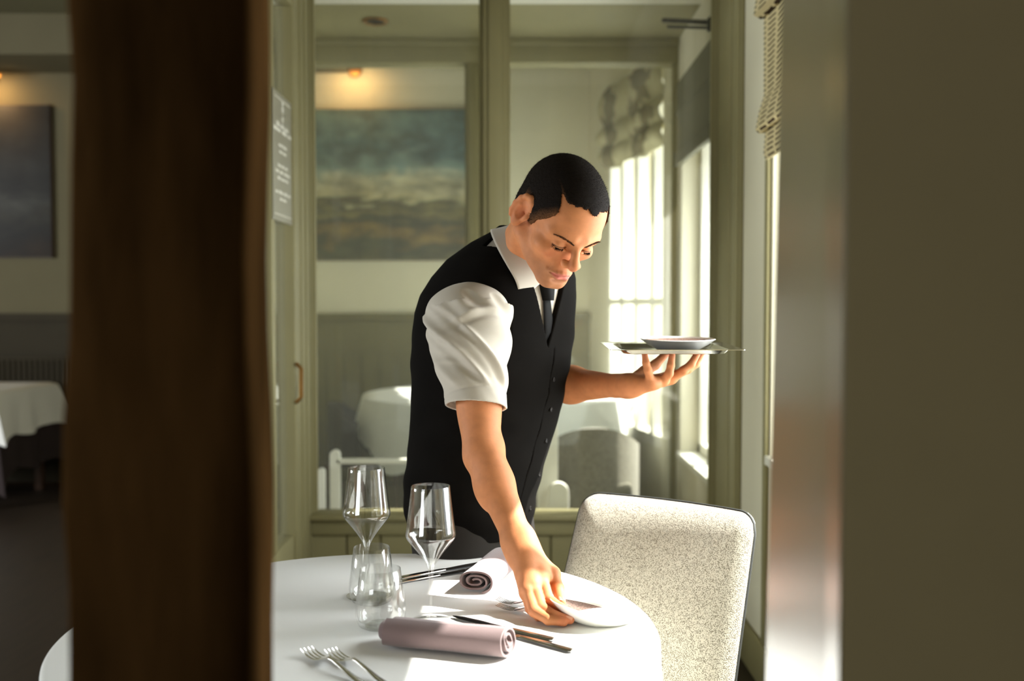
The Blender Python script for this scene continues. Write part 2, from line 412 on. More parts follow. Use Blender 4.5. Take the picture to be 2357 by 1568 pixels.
# ---------------------------------------------------------------- table and what lies on it
M_CLOTH = mat('white_tablecloth', srgb(232, 233, 230), 0.85, spec=0.15, bump=0.03, bscale=350, sheen=0.2)
M_CLOTH2 = mat('white_far_tablecloth', srgb(236, 236, 232), 0.85, spec=0.15)
M_WOOD = mat('walnut_wood', srgb(70, 48, 32), 0.5, noise=0.3, nscale=12, stretch=(1, 8, 1))
M_STEEL = mat('polished_steel', (0.78, 0.77, 0.74, 1), 0.16, metal=1.0)
M_TRAYM = mat('tray_metal', (0.86, 0.86, 0.84, 1), 0.13, metal=1.0)
M_CRYSTAL = glass_mat('clear_crystal', (0.985, 0.99, 0.985, 1), 1.9)
M_CHINA = mat('white_porcelain', srgb(238, 238, 232), 0.22, spec=0.6, coat=0.3)
M_NAPKIN = mat('mauve_linen', srgb(126, 107, 106), 0.9, spec=0.15, bump=0.12, bscale=500, sheen=0.3, noise=0.04, nscale=30)
M_DARKCLOTH = mat('aubergine_cloth', srgb(58, 50, 50), 0.9, spec=0.1)
TC = Vector((-0.257, 1.708, 0.75)); TR = 0.505
def cloth(center, R, drop, nf, amp, seed, thick=0.0):
    rnd = random.Random(seed); ph = [rnd.uniform(0, 6.28) for _ in range(6)]
    prof = []
    for k in range(14): prof.append((R * k / 13 * 0.985, 0.0, 0.0))
    for k in range(1, 6):
        a = k / 5 * math.pi / 2; prof.append((R * 0.985 + 0.012 * math.sin(a), -0.012 * (1 - math.cos(a)), 0.0))
    for k in range(1, 15): prof.append((R * 0.985 + 0.012, -0.012 - drop * k / 14, k / 14))
    mb = MB(); n = 180
    def fn(u, v):
        r, z, t = prof[int(round(v * (len(prof) - 1)))]
        a = 2 * math.pi * u
        w = (math.sin(nf * a + ph[0] + 0.7 * math.sin(2 * a + ph[1])) + 0.45 * math.sin((nf * 2 + 1) * a + ph[2]) + 0.35 * math.sin(3 * a + ph[3]))
        rr = r + amp * (t ** 1.2) * w + 0.004 * t
        return Vector((center[0] + rr * math.cos(a), center[1] + rr * math.sin(a), center[2] + z))
    mb.grid(fn, n, len(prof), wrap_u=True)
    return mb
# table under the cloth
tb = empty('dining_table', (TC.x, TC.y, 0), 'round dining table under the white cloth in front of the bending man', 'table')
top = MB().lathe([(0, 0.715), (TR - 0.02, 0.715), (TR - 0.008, 0.722), (TR - 0.008, 0.742), (TR - 0.02, 0.747), (0, 0.747)], 64).build('tabletop', M_WOOD, tb)
MB().lathe([(0, 0.0), (0.26, 0.0), (0.27, 0.02), (0.1, 0.045), (0.05, 0.08), (0.045, 0.6), (0.09, 0.69), (0.2, 0.714), (0, 0.714)], 32).build('pedestal', M_WOOD, tb)
cl = cloth(TC, TR, 0.26, 9, 0.012, 4).build('tablecloth', M_CLOTH, angle=80)
tag(cl, 'smooth white cloth over the round table in front of the man', 'tablecloth')
TZ = 0.7505
def frame(o, xdir, z=(0, 0, 1)):
    x = Vector(xdir).normalized(); z = Vector(z); y = z.cross(x).normalized(); z = x.cross(y).normalized()
    return Matrix(((x.x, y.x, z.x, o[0]), (x.y, y.y, z.y, o[1]), (x.z, y.z, z.z, o[2]), (0, 0, 0, 1)))
# ------------- glasses
def wine_glass(px, py, H, label, rot=0.0):
    o = PZ(px, py, TZ)
    g = empty('wine_glass', o, label, 'wine glass', 'stemmed wine glasses on the front table', rot)
    def curve(pts, n=60):
        # monotone smooth through radius/height points
        zs = np.array([p[1] for p in pts]); rs = np.array([p[0] for p in pts])
        t = np.linspace(0, len(pts) - 1, n); i = np.clip(t.astype(int), 0, len(pts) - 2); f = t - i
        m = lambda a: np.gradient(a)
        def herm(a):
            d = m(a); h00 = 2*f**3-3*f**2+1; h10 = f**3-2*f**2+f; h01 = -2*f**3+3*f**2; h11 = f**3-f**2
            return h00*a[i]+h10*d[i]+h01*a[i+1]+h11*d[i+1]
        return list(zip(herm(rs), herm(zs)))
    k = H / 0.240
    outer = curve([(0.0042, 0.086), (0.0062, 0.096), (0.0108, 0.106), (0.0180, 0.117), (0.0270, 0.129), (0.0370, 0.141), (0.0428, 0.149), (0.0440, 0.156), (0.0425, 0.168), (0.0400, 0.186), (0.0370, 0.210), (0.0338, 0.2395)])
    inner = [(max(r - 0.0011, 0.0006), z + (0.005 if i < 8 else 0.0)) for i, (r, z) in enumerate(outer)]
    prof = outer + [(outer[-1][0] - 0.0004, 0.2400)] + inner[::-1] + [(0.0, inner[0][1])]
    MB().lathe([(r * k, z * k) for r, z in prof], 64).build('bowl', M_CRYSTAL, g, angle=60)
    st = [(0.0, 0.0855), (0.0042, 0.086), (0.0039, 0.080), (0.0035, 0.070), (0.0034, 0.040), (0.0040, 0.016), (0.0060, 0.0075)]
    MB().lathe([(r * k, z * k) for r, z in st], 24).build('stem', M_CRYSTAL, g, angle=60)
    ft = [(0.0, 0.0), (0.037, 0.0), (0.0385, 0.0012), (0.037, 0.0022), (0.020, 0.0040), (0.0105, 0.0060), (0.006, 0.0076)]
    MB().lathe([(r * k, z * k) for r, z in ft], 48).build('foot', M_CRYSTAL, g, angle=60)
    return g
wine_glass(845, 1372, 0.247, 'tall stemmed wine glass behind the two short tumblers, the one farther left')
wine_glass(992, 1431, 0.240, 'tall stemmed wine glass just behind the mauve front napkin, the nearer one')
def tumbler(px, py, H, r0, r1, label):
    o = PZ(px, py, TZ)
    g = empty('tumbler', o, label, 'tumbler', 'stemless tumblers on the front table')
    outer = [(0.0, 0.0), (r0 * 0.70, 0.0), (r0 * 0.86, 0.004), (r0 * 0.96, 0.014), (r0, 0.026), (r0 * 0.985, 0.038), (r0 + (r1 - r0) * 0.45, H * 0.62), (r1, H - 0.001)]
    inner = [(r1 - 0.0012, H - 0.0005), (r0 + (r1 - r0) * 0.45 - 0.0012, H * 0.62), (r0 * 0.985 - 0.0014, 0.038), (r0 - 0.002, 0.027), (r0 * 0.9, 0.014), (r0 * 0.7, 0.009), (0, 0.008)]
    MB().lathe(outer + inner, 64).build('glass_wall', M_CRYSTAL, g, angle=75)
    MB().lathe([(0.0, 0.0015), (r0 * 0.6, 0.0015), (r0 * 0.62, 0.004), (0.0, 0.006)], 40).build('base', M_CRYSTAL, g, angle=60)
    return g
tumbler(856, 1386, 0.105, 0.0425, 0.0335, 'low stemless tumbler in front of the farther wine glass stem, the farther of two')
tumbler(876, 1442, 0.102, 0.0435, 0.0350, 'low stemless tumbler at the left end of the mauve front napkin, the nearer of two')
# ------------- napkins
def napkin(p0, p1, rw, rh, label, turns=3.2, seed=0, flip=1):
    """rolled napkin: spiral cross-section swept from p0 to p1 on the table"""
    p0 = Vector(p0); p1 = Vector(p1); d = p1 - p0; L = d.length
    M = frame((p0.x, p0.y, TZ), d)
    n = 150; T = 0.0042
    def spiral(t):      # t 0 centre .. 1 outside
        a = flip * (t * turns * 2 * math.pi + 0.6)
        k = 0.14 + 0.86 * t
        sq = lambda c, e: math.copysign(abs(c) ** e, c)
        return Vector((0, rw * k * sq(math.cos(a), 0.82), rh + rh * k * sq(math.sin(a), 0.86)))
    mb = MB(); rnd = random.Random(seed)
    pts = [spiral((i / n) ** 0.85) for i in range(n + 1)]
    nrm = []
    for i in range(n + 1):
        t = (pts[min(i + 1, n)] - pts[max(i - 1, 0)]).normalized(); q = Vector((0, -t.z, t.y)); nrm.append(q)
    loop_o = [p + q * (T * 0.42) for p, q in zip(pts, nrm)]; loop_i = [p - q * (T * 0.42) for p, q in zip(pts, nrm)]
    loop = loop_o + loop_i[::-1]
    secs = []
    for j in range(12):
        s = j / 11; sec = []
        for i, p in enumerate(loop):
            idx = i if i <= n else 2 * n + 1 - i
            lay = (idx / n)
            ends = 0.004 * math.sin(lay * 17 + seed) * (1 if s > 0.5 else -1) + (0.006 * (1 - lay) if s < 0.5 else 0)
            e = abs(s - 0.5) * 2
            x = L * s + ends * (e ** 6)
            b = 1 + 0.025 * math.sin(s * 7 + seed) - 0.03 * e ** 8 * lay
            sec.append(M @ Vector((x, p.y * b, max(rh + (p.z - rh) * b, 0.0004))))
        secs.append(sec)
    o = mb.loft(secs, cap=False)
    # close the two ends ring by ring
    m = len(loop)
    for base in (0, 11 * m):
        for i in range(n): mb.f.append([base + i, base + i + 1, base + m - 2 - i, base + m - 1 - i])
    r = mb.build('napkin', M_NAPKIN, angle=60)
    return tag(r, label, 'napkin', 'rolled mauve napkins on the front table')
a = PZ(893, 1487, TZ); b = PZ(1172, 1515, TZ)
napkin((a.x, a.y + 0.012, 0), (b.x, b.y + 0.012, 0), 0.0385, 0.0235, 'long rolled mauve napkin lying nearest, half in sun', 2.6, 1, -1)
a = PZ(1092, 1366, TZ); b = PZ(1128, 1312, TZ)
napkin((a.x, a.y, 0), (a.x + 0.055, a.y + 0.190, 0), 0.036, 0.022, 'rolled mauve napkin behind, with its spiral end facing the viewer', 2.6, 2, 1)
tk = bpy.data.objects.get('napkin')
a = PZ(880, 1484, TZ); b = PZ(905, 1487, TZ)
secs = []
for x_ in (0.0, 0.002, 0.02, 0.04):
    M_ = frame((a.x, a.y + 0.016, TZ), Vector((b.x - a.x, b.y - a.y, 0))); q_ = 0.9 if x_ == 0 else 1.0
    secs.append([M_ @ Vector((x_, 0.022 * q_ * math.copysign(abs(math.cos(t)) ** 0.7, math.cos(t)), 0.021 + 0.015 * q_ * math.sin(t))) for t in [6.2832 * k / 24 for k in range(24)]])
tuck = MB().loft(secs).build('tucked_end', M_NAPKIN, tk, angle=60)
# ------------- cutlery
def loftstrip(mb, rows, M):
    """rows: (s, half width, thickness, z) flattened ellipse sections"""
    secs = []
    for s, w, t, z in rows:
        secs.append([M @ Vector((s, w * math.cos(a), z + t * 0.5 * math.sin(a))) for a in [2 * math.pi * k / 14 for k in range(14)]])
    return mb.loft(secs)
HANDLE = [(0.0, 0.0035, 0.003, 0.003), (0.004, 0.0065, 0.0045, 0.003), (0.03, 0.0068, 0.0050, 0.003), (0.08, 0.0048, 0.0042, 0.003), (0.105, 0.0035, 0.0038, 0.004)]
def knife(p, q, label, L=0.215, lift=0.0):
    M = frame((p[0], p[1], TZ + lift), Vector(q) - Vector(p))
    mb = MB()
    loftstrip(mb, [(0, 0.004, 0.004, 0.003), (0.004, 0.0075, 0.006, 0.0035), (0.05, 0.0072, 0.0066, 0.0035), (0.095, 0.0060, 0.0058, 0.0035), (0.105, 0.0052, 0.005, 0.0035)], M)
    k = MB()
    loftstrip(k, [(0.103, 0.0048, 0.003, 0.0035), (0.115, 0.0080, 0.0018, 0.0035), (0.160, 0.0095, 0.0014, 0.0035), (0.195, 0.0085, 0.0012, 0.0035), (L - 0.005, 0.0045, 0.001, 0.0035), (L, 0.0008, 0.0008, 0.0035)], M)
    e = empty('table_knife', (p[0], p[1], TZ), label, 'knife')
    anchor(e, mb.build('handle', M_STEEL), k.build('blade', M_STEEL))
    return e
def fork(p, q, label, L=0.20, k=1.0):
    M = frame((p[0], p[1], TZ), Vector(q) - Vector(p)) @ Matrix.Scale(k, 4)
    h = MB()
    z = lambda s: 0.002 + (0.013 * max(0, 1 - ((s - 0.115) / 0.05) ** 2) if 0.065 < s < 0.165 else 0)
    rows = []
    for s, w, t in ((0, 0.0035, 0.002), (0.004, 0.0068, 0.0026), (0.03, 0.0066, 0.0028), (0.06, 0.0048, 0.003), (0.085, 0.0036, 0.0032), (0.115, 0.0032, 0.0034), (0.128, 0.0038, 0.003)):
        rows.append((s, w, t, 0.0025 + 0.012 * math.sin(max(0, min(1, (s - 0.03) / 0.1)) * math.pi / 2) ** 2))
    loftstrip(h, rows, M)
    hd = MB()
    zz = lambda s: 0.0145 - 0.010 * math.sin(max(0, min(1, (s - 0.126) / 0.045)) * math.pi / 2) + 0.006 * max(0, (s - 0.165) / 0.035) ** 2
    loftstrip(hd, [(s, w, t, zz(s)) for s, w, t in ((0.126, 0.0040, 0.003), (0.134, 0.0075, 0.0024), (0.142, 0.0108, 0.002), (0.150, 0.0120, 0.0018), (0.157, 0.0122, 0.0017))], M)
    e = empty('fork', (p[0], p[1], TZ), label, 'fork')
    tn = []
    for c in (-0.0099, -0.0034, 0.0034, 0.0099):
        t = MB(); secs = []
        for s in (0.1555, 0.162, 0.170, 0.180, 0.190, L):
            w = 0.0018 if s < 0.19 else 0.0009
            secs.append([M @ Vector((s, c + w * math.cos(a), zz(s) + 0.0008 * math.sin(a))) for a in [2 * math.pi * k / 8 for k in range(8)]])
        t.loft(secs); tn.append(t.build('tine', M_STEEL))
    anchor(e, h.build('handle', M_STEEL), hd.build('head', M_STEEL), *tn)
    return e
def line(x0, y0, x1, y1):
    a = PZ(x0, y0, TZ); b = PZ(x1, y1, TZ); return (a.x, a.y, 0), (b.x, b.y, 0)
def kfrom(x0, y0, x1, y1, label):            # handle end pixel, pointing at the second pixel
    p, q = line(x0, y0, x1, y1); return knife(p, q, label)
kfrom(922, 1334, 1050, 1310, 'steel knife slanting behind the nearer wine glass, the farther of the pair')
p, q = line(905, 1346, 1085, 1314); knife(p, q, 'steel knife slanting behind the nearer wine glass, half under the rear napkin', L=0.225)
kfrom(1275, 1477, 1050, 1424, 'steel knife beside the front napkin, blade pointing at the nearer wine glass')
p, q = line(1318, 1503, 1180, 1466); knife(p, q, 'steel knife with its handle sticking out of the right end of the front napkin')
p, q = line(1335, 1417, 1147, 1388); fork(p, q, 'fork half hidden behind the right hand, the farther of the two', k=0.84)
p, q = line(1340, 1433, 1153, 1403); fork(p, q, 'fork half hidden behind the right hand, the nearer of the two', k=0.84)
p, q = line(860, 1592, 690, 1497); fork(p, q, 'fork in the near left of the cloth, tines farther left', L=0.2)
p, q = line(918, 1596, 752, 1503); fork(p, q, 'fork in the near left of the cloth, crossing over the first', L=0.2)
# ------------- plates
M_SPECK = mat('speckled_brown_glaze', srgb(112, 92, 82), 0.6, spec=0.1, noise=0.5, nscale=420)
def plate(M, label, R=0.077, H=0.024):
    out = MB().lathe([(0, 0.0), (R * 0.52, 0.0), (R * 0.58, 0.0025), (R * 0.82, H * 0.55), (R * 0.985, H * 0.96), (R, H), (R * 0.985, H + 0.0012), (R * 0.965, H - 0.001), (R * 0.955, H - 0.0025)], 72).xf(M)
    inn = MB().lathe([(R * 0.955, H - 0.0025), (R * 0.80, H * 0.62), (R * 0.60, 0.0055), (R * 0.5, 0.0040), (0, 0.0038)], 72).xf(M)
    o = M.translation
    e = empty('side_plate', o, label, 'plate')
    s = inn.build('speckled_well', M_SPECK); s['label'] = 'speckled brown glaze inside the plate'
    anchor(e, out.build('plate_body', M_CHINA), s)
    return e
def plate_matrix(o, n, x=(1, 0, 0)):
    n = Vector(n).normalized(); x = Vector(x); y = n.cross(x).normalized(); x = y.cross(n).normalized()
    return Matrix(((x.x, y.x, n.x, o[0]), (x.y, y.y, n.y, o[1]), (x.z, y.z, n.z, o[2]), (0, 0, 0, 1)))
n_pl = Vector((0.235, 0.135, 0.96)).normalized()
c_rim = P(1362, 1402, 1.765)
plate(plate_matrix(c_rim - n_pl * 0.024, n_pl), 'small white plate with speckled brown inside, tilted in the right hand')
# tray on the left hand
TRC = P(1539, 799, 2.21)
tm = Matrix.Translation(TRC) @ Matrix.Rotation(math.radians(1.6), 4, 'X')
def tray():
    hx, hy = 0.142, 0.125
    def ring(ax, ay, z, r=0.02, n=6):
        pts = []
        for cx, cy, a0 in ((1, 1, 0), (-1, 1, 90), (-1, -1, 180), (1, -1, 270)):
            for k in range(n + 1):
                a = math.radians(a0 + 90 * k / n)
                pts.append(Vector((cx * (ax - r) + r * math.cos(a), cy * (ay - r) + r * math.sin(a), z)))
        return pts
    rim = MB()
    secs = [ring(hx - 0.026, hy - 0.026, 0.0), ring(hx, hy, 0.002, 0.006), ring(hx, hy, 0.0032, 0.006), ring(hx - 0.026, hy - 0.026, 0.0012)]
    secs.append(secs[0]); rim.loft(secs, cap=False); rim.xf(tm)
    dish = MB()
    secs = [ring(hx - 0.025, hy - 0.025, 0.0012), ring(hx - 0.0325, hy - 0.0325, -0.0078), ring(hx - 0.037, hy - 0.037, -0.0092), ring(0.02, 0.02, -0.0092), ring(0.02, 0.02, -0.0080), ring(hx - 0.038, hy - 0.038, -0.0080), ring(hx - 0.034, hy - 0.034, -0.0068), ring(hx - 0.026, hy - 0.026, 0.0012)]
    dish.loft(secs, cap=False)
    dish.add(ring(0.02, 0.02, -0.0092), [list(range(28))]); dish.add(ring(0.02, 0.02, -0.0080), [list(range(28))]); dish.xf(tm)
    e = empty('serving_tray', TRC, 'rectangular polished metal tray balanced on the fingertips of the raised hand', 'tray')
    anchor(e, rim.build('rim', M_TRAYM, angle=30), dish.build('dish', M_TRAYM, angle=30))
tray()
plate(tm @ Matrix.Translation((0.022, 0.012, -0.0078)), 'small white plate carried on the metal tray', R=0.083, H=0.025)
# ------------- upholstered chair
def tweed(name, base, dark, sc):
    m = mat(name, base, 0.9, spec=0.1, sheen=0.25)
    nt = m.node_tree; b = nt.nodes['Principled BSDF']
    tc = nt.nodes.new('ShaderNodeTexCoord'); v = nt.nodes.new('ShaderNodeTexVoronoi'); v.inputs['Scale'].default_value = sc
    nt.links.new(tc.outputs['Object'], v.inputs['Vector'])
    n = nt.nodes.new('ShaderNodeTexNoise'); n.inputs['Scale'].default_value = sc * 0.25; n.inputs['Detail'].default_value = 2
    nt.links.new(tc.outputs['Object'], n.inputs['Vector'])
    md = nt.nodes.new('ShaderNodeMath'); md.operation = 'ADD'; nt.links.new(v.outputs['Distance'], md.inputs[0])
    mk = nt.nodes.new('ShaderNodeMath'); mk.operation = 'MULTIPLY'; mk.inputs[1].default_value = 0.4; nt.links.new(n.outputs['Fac'], mk.inputs[0]); nt.links.new(mk.outputs[0], md.inputs[1])
    r = nt.nodes.new('ShaderNodeValToRGB'); r.color_ramp.elements[0].position = 0.50; r.color_ramp.elements[0].color = dark
    r.color_ramp.elements[1].position = 0.74; r.color_ramp.elements[1].color = base
    nt.links.new(md.outputs[0], r.inputs[0]); nt.links.new(r.outputs[0], b.inputs['Base Color'])
    bp = nt.nodes.new('ShaderNodeBump'); bp.inputs['Strength'].default_value = 0.25; bp.inputs['Distance'].default_value = 0.002
    nt.links.new(md.outputs[0], bp.inputs['Height']); nt.links.new(bp.outputs[0], b.inputs['Normal'])
    return m
M_TWEED = tweed('pale_speckled_tweed', srgb(192, 187, 171), srgb(112, 106, 92), 430)
M_PIPING = mat('dark_piping', srgb(40, 42, 38), 0.7)
M_BACKSHELL = mat('pale_chair_shell', srgb(206, 212, 200), 0.6)
tl = P(1332, 1146, 2.335); tr = P(1733, 1192, 2.10)
def chair_main():
    zt = 0.862
    A = Vector((tl.x, tl.y, zt)); B = Vector((tr.x, tr.y, zt - 0.002))
    X = (B - A).normalized(); W = (B - A).length
    Nf = Vector((X.y, -X.x, 0)).normalized()             # the way the seat faces
    def surf(u, z):                                        # u 0..1 across, front surface of the back
        t = (zt - z) / 0.45
        w = W * (1.0 + 0.05 * t)
        lean = 0.20 * t
        bow = 0.030 * (1 - (2 * u - 1) ** 2)
        return A.lerp(B, 0.5) + X * (w * (u - 0.5)) + Nf * (lean - bow + 0.0) + Vector((0, 0, z - zt))
    e = empty('upholstered_chair', (A.lerp(B, 0.5).x, A.lerp(B, 0.5).y, 0), 'pale speckled tweed chair with dark piping pulled up at the right of the table', 'chair')
    T = 0.058
    def outline(n=40):
        pts = []                                            # rounded panel outline in (u, z)
        r = 0.05
        z0 = 0.40
        for k in range(9): a = math.pi - math.pi / 2 * k / 8; pts.append((r / W * (1 + math.cos(a)), zt - r * 0.7 + r * 0.7 * math.sin(a)))
        for k in range(1, 14): pts.append((r / W + (1 - 2 * r / W) * k / 14, zt))
        for k in range(9): a = math.pi / 2 - math.pi / 2 * k / 8; pts.append((1 - r / W * (1 - math.cos(a)), zt - r * 0.7 + r * 0.7 * math.sin(a)))
        return pts
    # panel as grid with rounded top corners, pillowed front
    nu, nz = 41, 33; mb = MB(); fr = {}; bk = {}
    def top_of(u):
        d = min(u, 1 - u) * W
        return zt - (0.04 * (1 - math.sqrt(max(0, 1 - (1 - min(d, 0.04) / 0.04) ** 2))))
    fi = []; bi = []
    for i in range(nu):
        u = 0.5 - 0.5 * math.cos(math.pi * i / (nu - 1)); u = 0.5 * u + 0.5 * i / (nu - 1)
        for j in range(nz):
            v = j / (nz - 1); v = 0.5 * v + 0.5 * (1 - math.cos(v * math.pi)) / 2
            zz = top_of(u) - v * (top_of(u) - 0.40)
            edge = min(min(u, 1 - u) * W, (top_of(u) - zz))
            puff = 0.050 * (1 - math.exp(-edge / 0.030)) - 0.020
            p = surf(u, zz)
            fi.append(p + Nf * puff); bi.append(p - Nf * (T - 0.012 + puff * 0.5))
    def g(i, j): return i * nz + j
    fs = [(g(i, j), g(i + 1, j), g(i + 1, j + 1), g(i, j + 1)) for i in range(nu - 1) for j in range(nz - 1)]
    mid = []
    front = MB(); front.add(fi, fs)
    n0 = len(fi)
    # border ring down to the seam
    ring = [g(0, j) for j in range(nz - 1, -1, -1)] + [g(i, 0) for i in range(1, nu)] + [g(nu - 1, j) for j in range(1, nz)]
    seam = [fi[k].lerp(bi[k], 0.35) for k in ring]
    front.v += [Vector(s) for s in seam]
    for k in range(len(ring) - 1): front.f.append([ring[k], ring[k + 1], n0 + k + 1, n0 + k])
    back = MB(); back.add(bi, fs); nb = len(bi); back.v += [Vector(s) for s in seam]
    for k in range(len(ring) - 1): back.f.append([ring[k], ring[k + 1], nb + k + 1, nb + k])
    pipe = MB().tube(seam, 0.0038, 8)
    o1 = front.build('backrest', M_TWEED, angle=70); o2 = pipe.build('piping', M_PIPING); o3 = back.build('back_shell', M_BACKSHELL, angle=70)
    o3['label'] = 'pale plain rear shell of the backrest'
    # seat cushion
    C = A.lerp(B, 0.5); st = MB()
    secs = []
    for z, k in ((0.385, 0.95), (0.40, 1.0), (0.445, 1.0), (0.462, 0.97), (0.468, 0.90)):
        q = []
        for c in range(40):
            a = 2 * math.pi * c / 40
            sx = math.copysign(abs(math.cos(a)) ** 0.35, math.cos(a)) * W * 0.52 * k
            sy = math.copysign(abs(math.sin(a)) ** 0.35, math.sin(a)) * 0.20 * k
            q.append(Vector((C.x, C.y, 0)) + X * sx + Nf * (0.33 + sy) + Vector((0, 0, z)))
        secs.append(q)
    st.loft(secs); o4 = st.build('seat', M_TWEED, angle=60)
    legs = []
    for sx, sf in ((-1, 0.16), (1, 0.16), (-1, 0.50), (1, 0.50)):
        p = Vector((C.x, C.y, 0)) + X * (sx * W * 0.44) + Nf * sf
        q = p + X * (sx * 0.02) + Nf * (0.03 if sf > 0.3 else -0.06)
        legs.append(MB().tube([Vector((q.x, q.y, 0)), Vector((p.x, p.y, 0.39))], [0.012, 0.018], 14).build('leg', M_WOOD))
    anchor(e, o1, o2, o3, o4, *legs)
chair_main()
# ---------------------------------------------------------------- pictures, lamps, sign
def painting_mat(name, stops, dark=1.0, seed=0.0):
    m = bpy.data.materials.new(name); m.use_nodes = True
    nt = m.node_tree; b = nt.nodes['Principled BSDF']; b.inputs['Roughness'].default_value = 0.6
    tc = nt.nodes.new('ShaderNodeTexCoord')
    sep = nt.nodes.new('ShaderNodeSeparateXYZ'); nt.links.new(tc.outputs['Generated'], sep.inputs[0])
    n = nt.nodes.new('ShaderNodeTexNoise'); n.inputs['Scale'].default_value = 3.2; n.inputs['Detail'].default_value = 7; n.inputs['Distortion'].default_value = 0.8
    mp = nt.nodes.new('ShaderNodeMapping'); mp.inputs['Scale'].default_value = (1.6, 1, 2.6); mp.inputs['Location'].default_value = (seed, 0, 0)
    nt.links.new(tc.outputs['Generated'], mp.inputs[0]); nt.links.new(mp.outputs[0], n.inputs['Vector'])
    a = nt.nodes.new('ShaderNodeMath'); a.operation = 'MULTIPLY_ADD'; a.inputs[1].default_value = 0.34
    nt.links.new(n.outputs['Fac'], a.inputs[0]); nt.links.new(sep.outputs['Z'], a.inputs[2])
    s = nt.nodes.new('ShaderNodeMath'); s.operation = 'SUBTRACT'; s.inputs[1].default_value = 0.17; nt.links.new(a.outputs[0], s.inputs[0])
    r = nt.nodes.new('ShaderNodeValToRGB'); cr = r.color_ramp
    while len(cr.elements) < len(stops): cr.elements.new(0.5)
    for e, (p, c) in zip(cr.elements, stops):
        e.position = p; e.color = (c[0] * dark, c[1] * dark, c[2] * dark, 1)
    nt.links.new(s.outputs[0], r.inputs[0])
    n2 = nt.nodes.new('ShaderNodeTexNoise'); n2.inputs['Scale'].default_value = 9; n2.inputs['Detail'].default_value = 4
    nt.links.new(tc.outputs['Generated'], n2.inputs['Vector'])
    mr = nt.nodes.new('ShaderNodeMapRange'); mr.inputs['From Min'].default_value = .3; mr.inputs['From Max'].default_value = .7; mr.inputs['To Min'].default_value = .45; mr.inputs['To Max'].default_value = 1.6
    nt.links.new(n2.outputs['Fac'], mr.inputs['Value'])
    vm = nt.nodes.new('ShaderNodeVectorMath'); vm.operation = 'SCALE'; nt.links.new(r.outputs[0], vm.inputs[0]); nt.links.new(mr.outputs[0], vm.inputs['Scale'])
    nt.links.new(vm.outputs[0], b.inputs['Base Color'])
    return m
S = srgb
sea = [(0.0, S(92, 88, 58)), (0.10, S(56, 62, 46)), (0.18, S(122, 100, 50)), (0.25, S(48, 52, 40)), (0.32, S(112, 104, 60)), (0.38, S(70, 70, 48)), (0.42, S(168, 160, 122)), (0.50, S(192, 188, 156)), (0.56, S(158, 166, 148)), (0.63, S(112, 136, 132)), (0.75, S(72, 100, 104)), (0.88, S(96, 124, 124)), (1.0, S(84, 108, 104))]
dark_land = [(0.0, S(60, 42, 22)), (0.15, S(30, 26, 18)), (0.28, S(70, 66, 52)), (0.36, S(96, 96, 88)), (0.44, S(44, 44, 40)), (0.6, S(56, 58, 56)), (1.0, S(50, 52, 48))]
def painting(x0, x1, z0, z1, m, label):
    e = empty('painting', ((x0 + x1) / 2, YB, z0), label, 'painting')
    c = MB().bbox(x0 + 0.004, x1 - 0.004, YB - 0.040, YB - 0.006, z0 + 0.004, z1 - 0.004, 0.003).build('canvas', m)
    k = MB(); k.box(x0, x1, YB - 0.034, YB, z0, z0 + 0.006); k.box(x0, x1, YB - 0.034, YB, z1 - 0.006, z1); k.box(x0, x0 + 0.006, YB - 0.034, YB, z0, z1); k.box(x1 - 0.006, x1, YB - 0.034, YB, z0, z1)
    anchor(e, c, k.build('edge_frame', M_WOOD, smooth=False))
painting(-1.86, -0.14, 1.62, 2.715, painting_mat('seascape_paint', sea, 0.8), 'large seascape canvas of teal sky and ochre rocks seen through the glass')
painting(-5.0, -3.345, 1.64, 2.745, painting_mat('dark_landscape_paint', dark_land, 0.35, 3.0), 'dark moody landscape canvas on the far wall at the left edge')
def picture_lamp(x, z, power, label, w=0.30):
    e = empty('picture_lamp', (x, YB, z), label, 'picture lamp')
    pl = MB().lathe([(0, 0), (0.05, 0), (0.055, 0.008), (0.045, 0.018), (0, 0.02)], 24).xf(Matrix.Translation((x, YB, z)) @ Matrix.Rotation(math.pi / 2, 4, 'X')).build('wall_plate', M_BRASS)
    arm = MB().tube([(x, YB - 0.01, z), (x, YB - 0.08, z + 0.03), (x, YB - 0.16, z + 0.03), (x, YB - 0.20, z + 0.005)], 0.007, 10).build('arm', M_BRASS)
    sh = MB()
    sh.grid(lambda u, v: Vector((x - w / 2 + w * v, YB - 0.20 + 0.035 * math.cos(math.pi * (0.0 + 1.15 * u)), z - 0.015 + 0.035 * math.sin(math.pi * (0.0 + 1.15 * u)))), 14, 2)
    sh = sh.build('lamp_shade', M_BRASS)
    bu = MB().tube([(x - w * 0.42, YB - 0.20, z - 0.012), (x + w * 0.42, YB - 0.20, z - 0.012)], 0.011, 10).build('bulb', M_LAMPGLOW)
    anchor(e, pl, arm, sh, bu)
    l = area('picture_lamp_light', (x, YB - 0.20, z - 0.03), (0, 0.75, -1), w * 0.8, 0.03, power, (1.0, 0.58, 0.24))
picture_lamp(-1.14, 3.00, 0.9, 'small brass picture lamp above the seascape canvas')
picture_lamp(-3.78, 2.93, 1.8, 'small brass picture lamp above the dark canvas at the left edge')
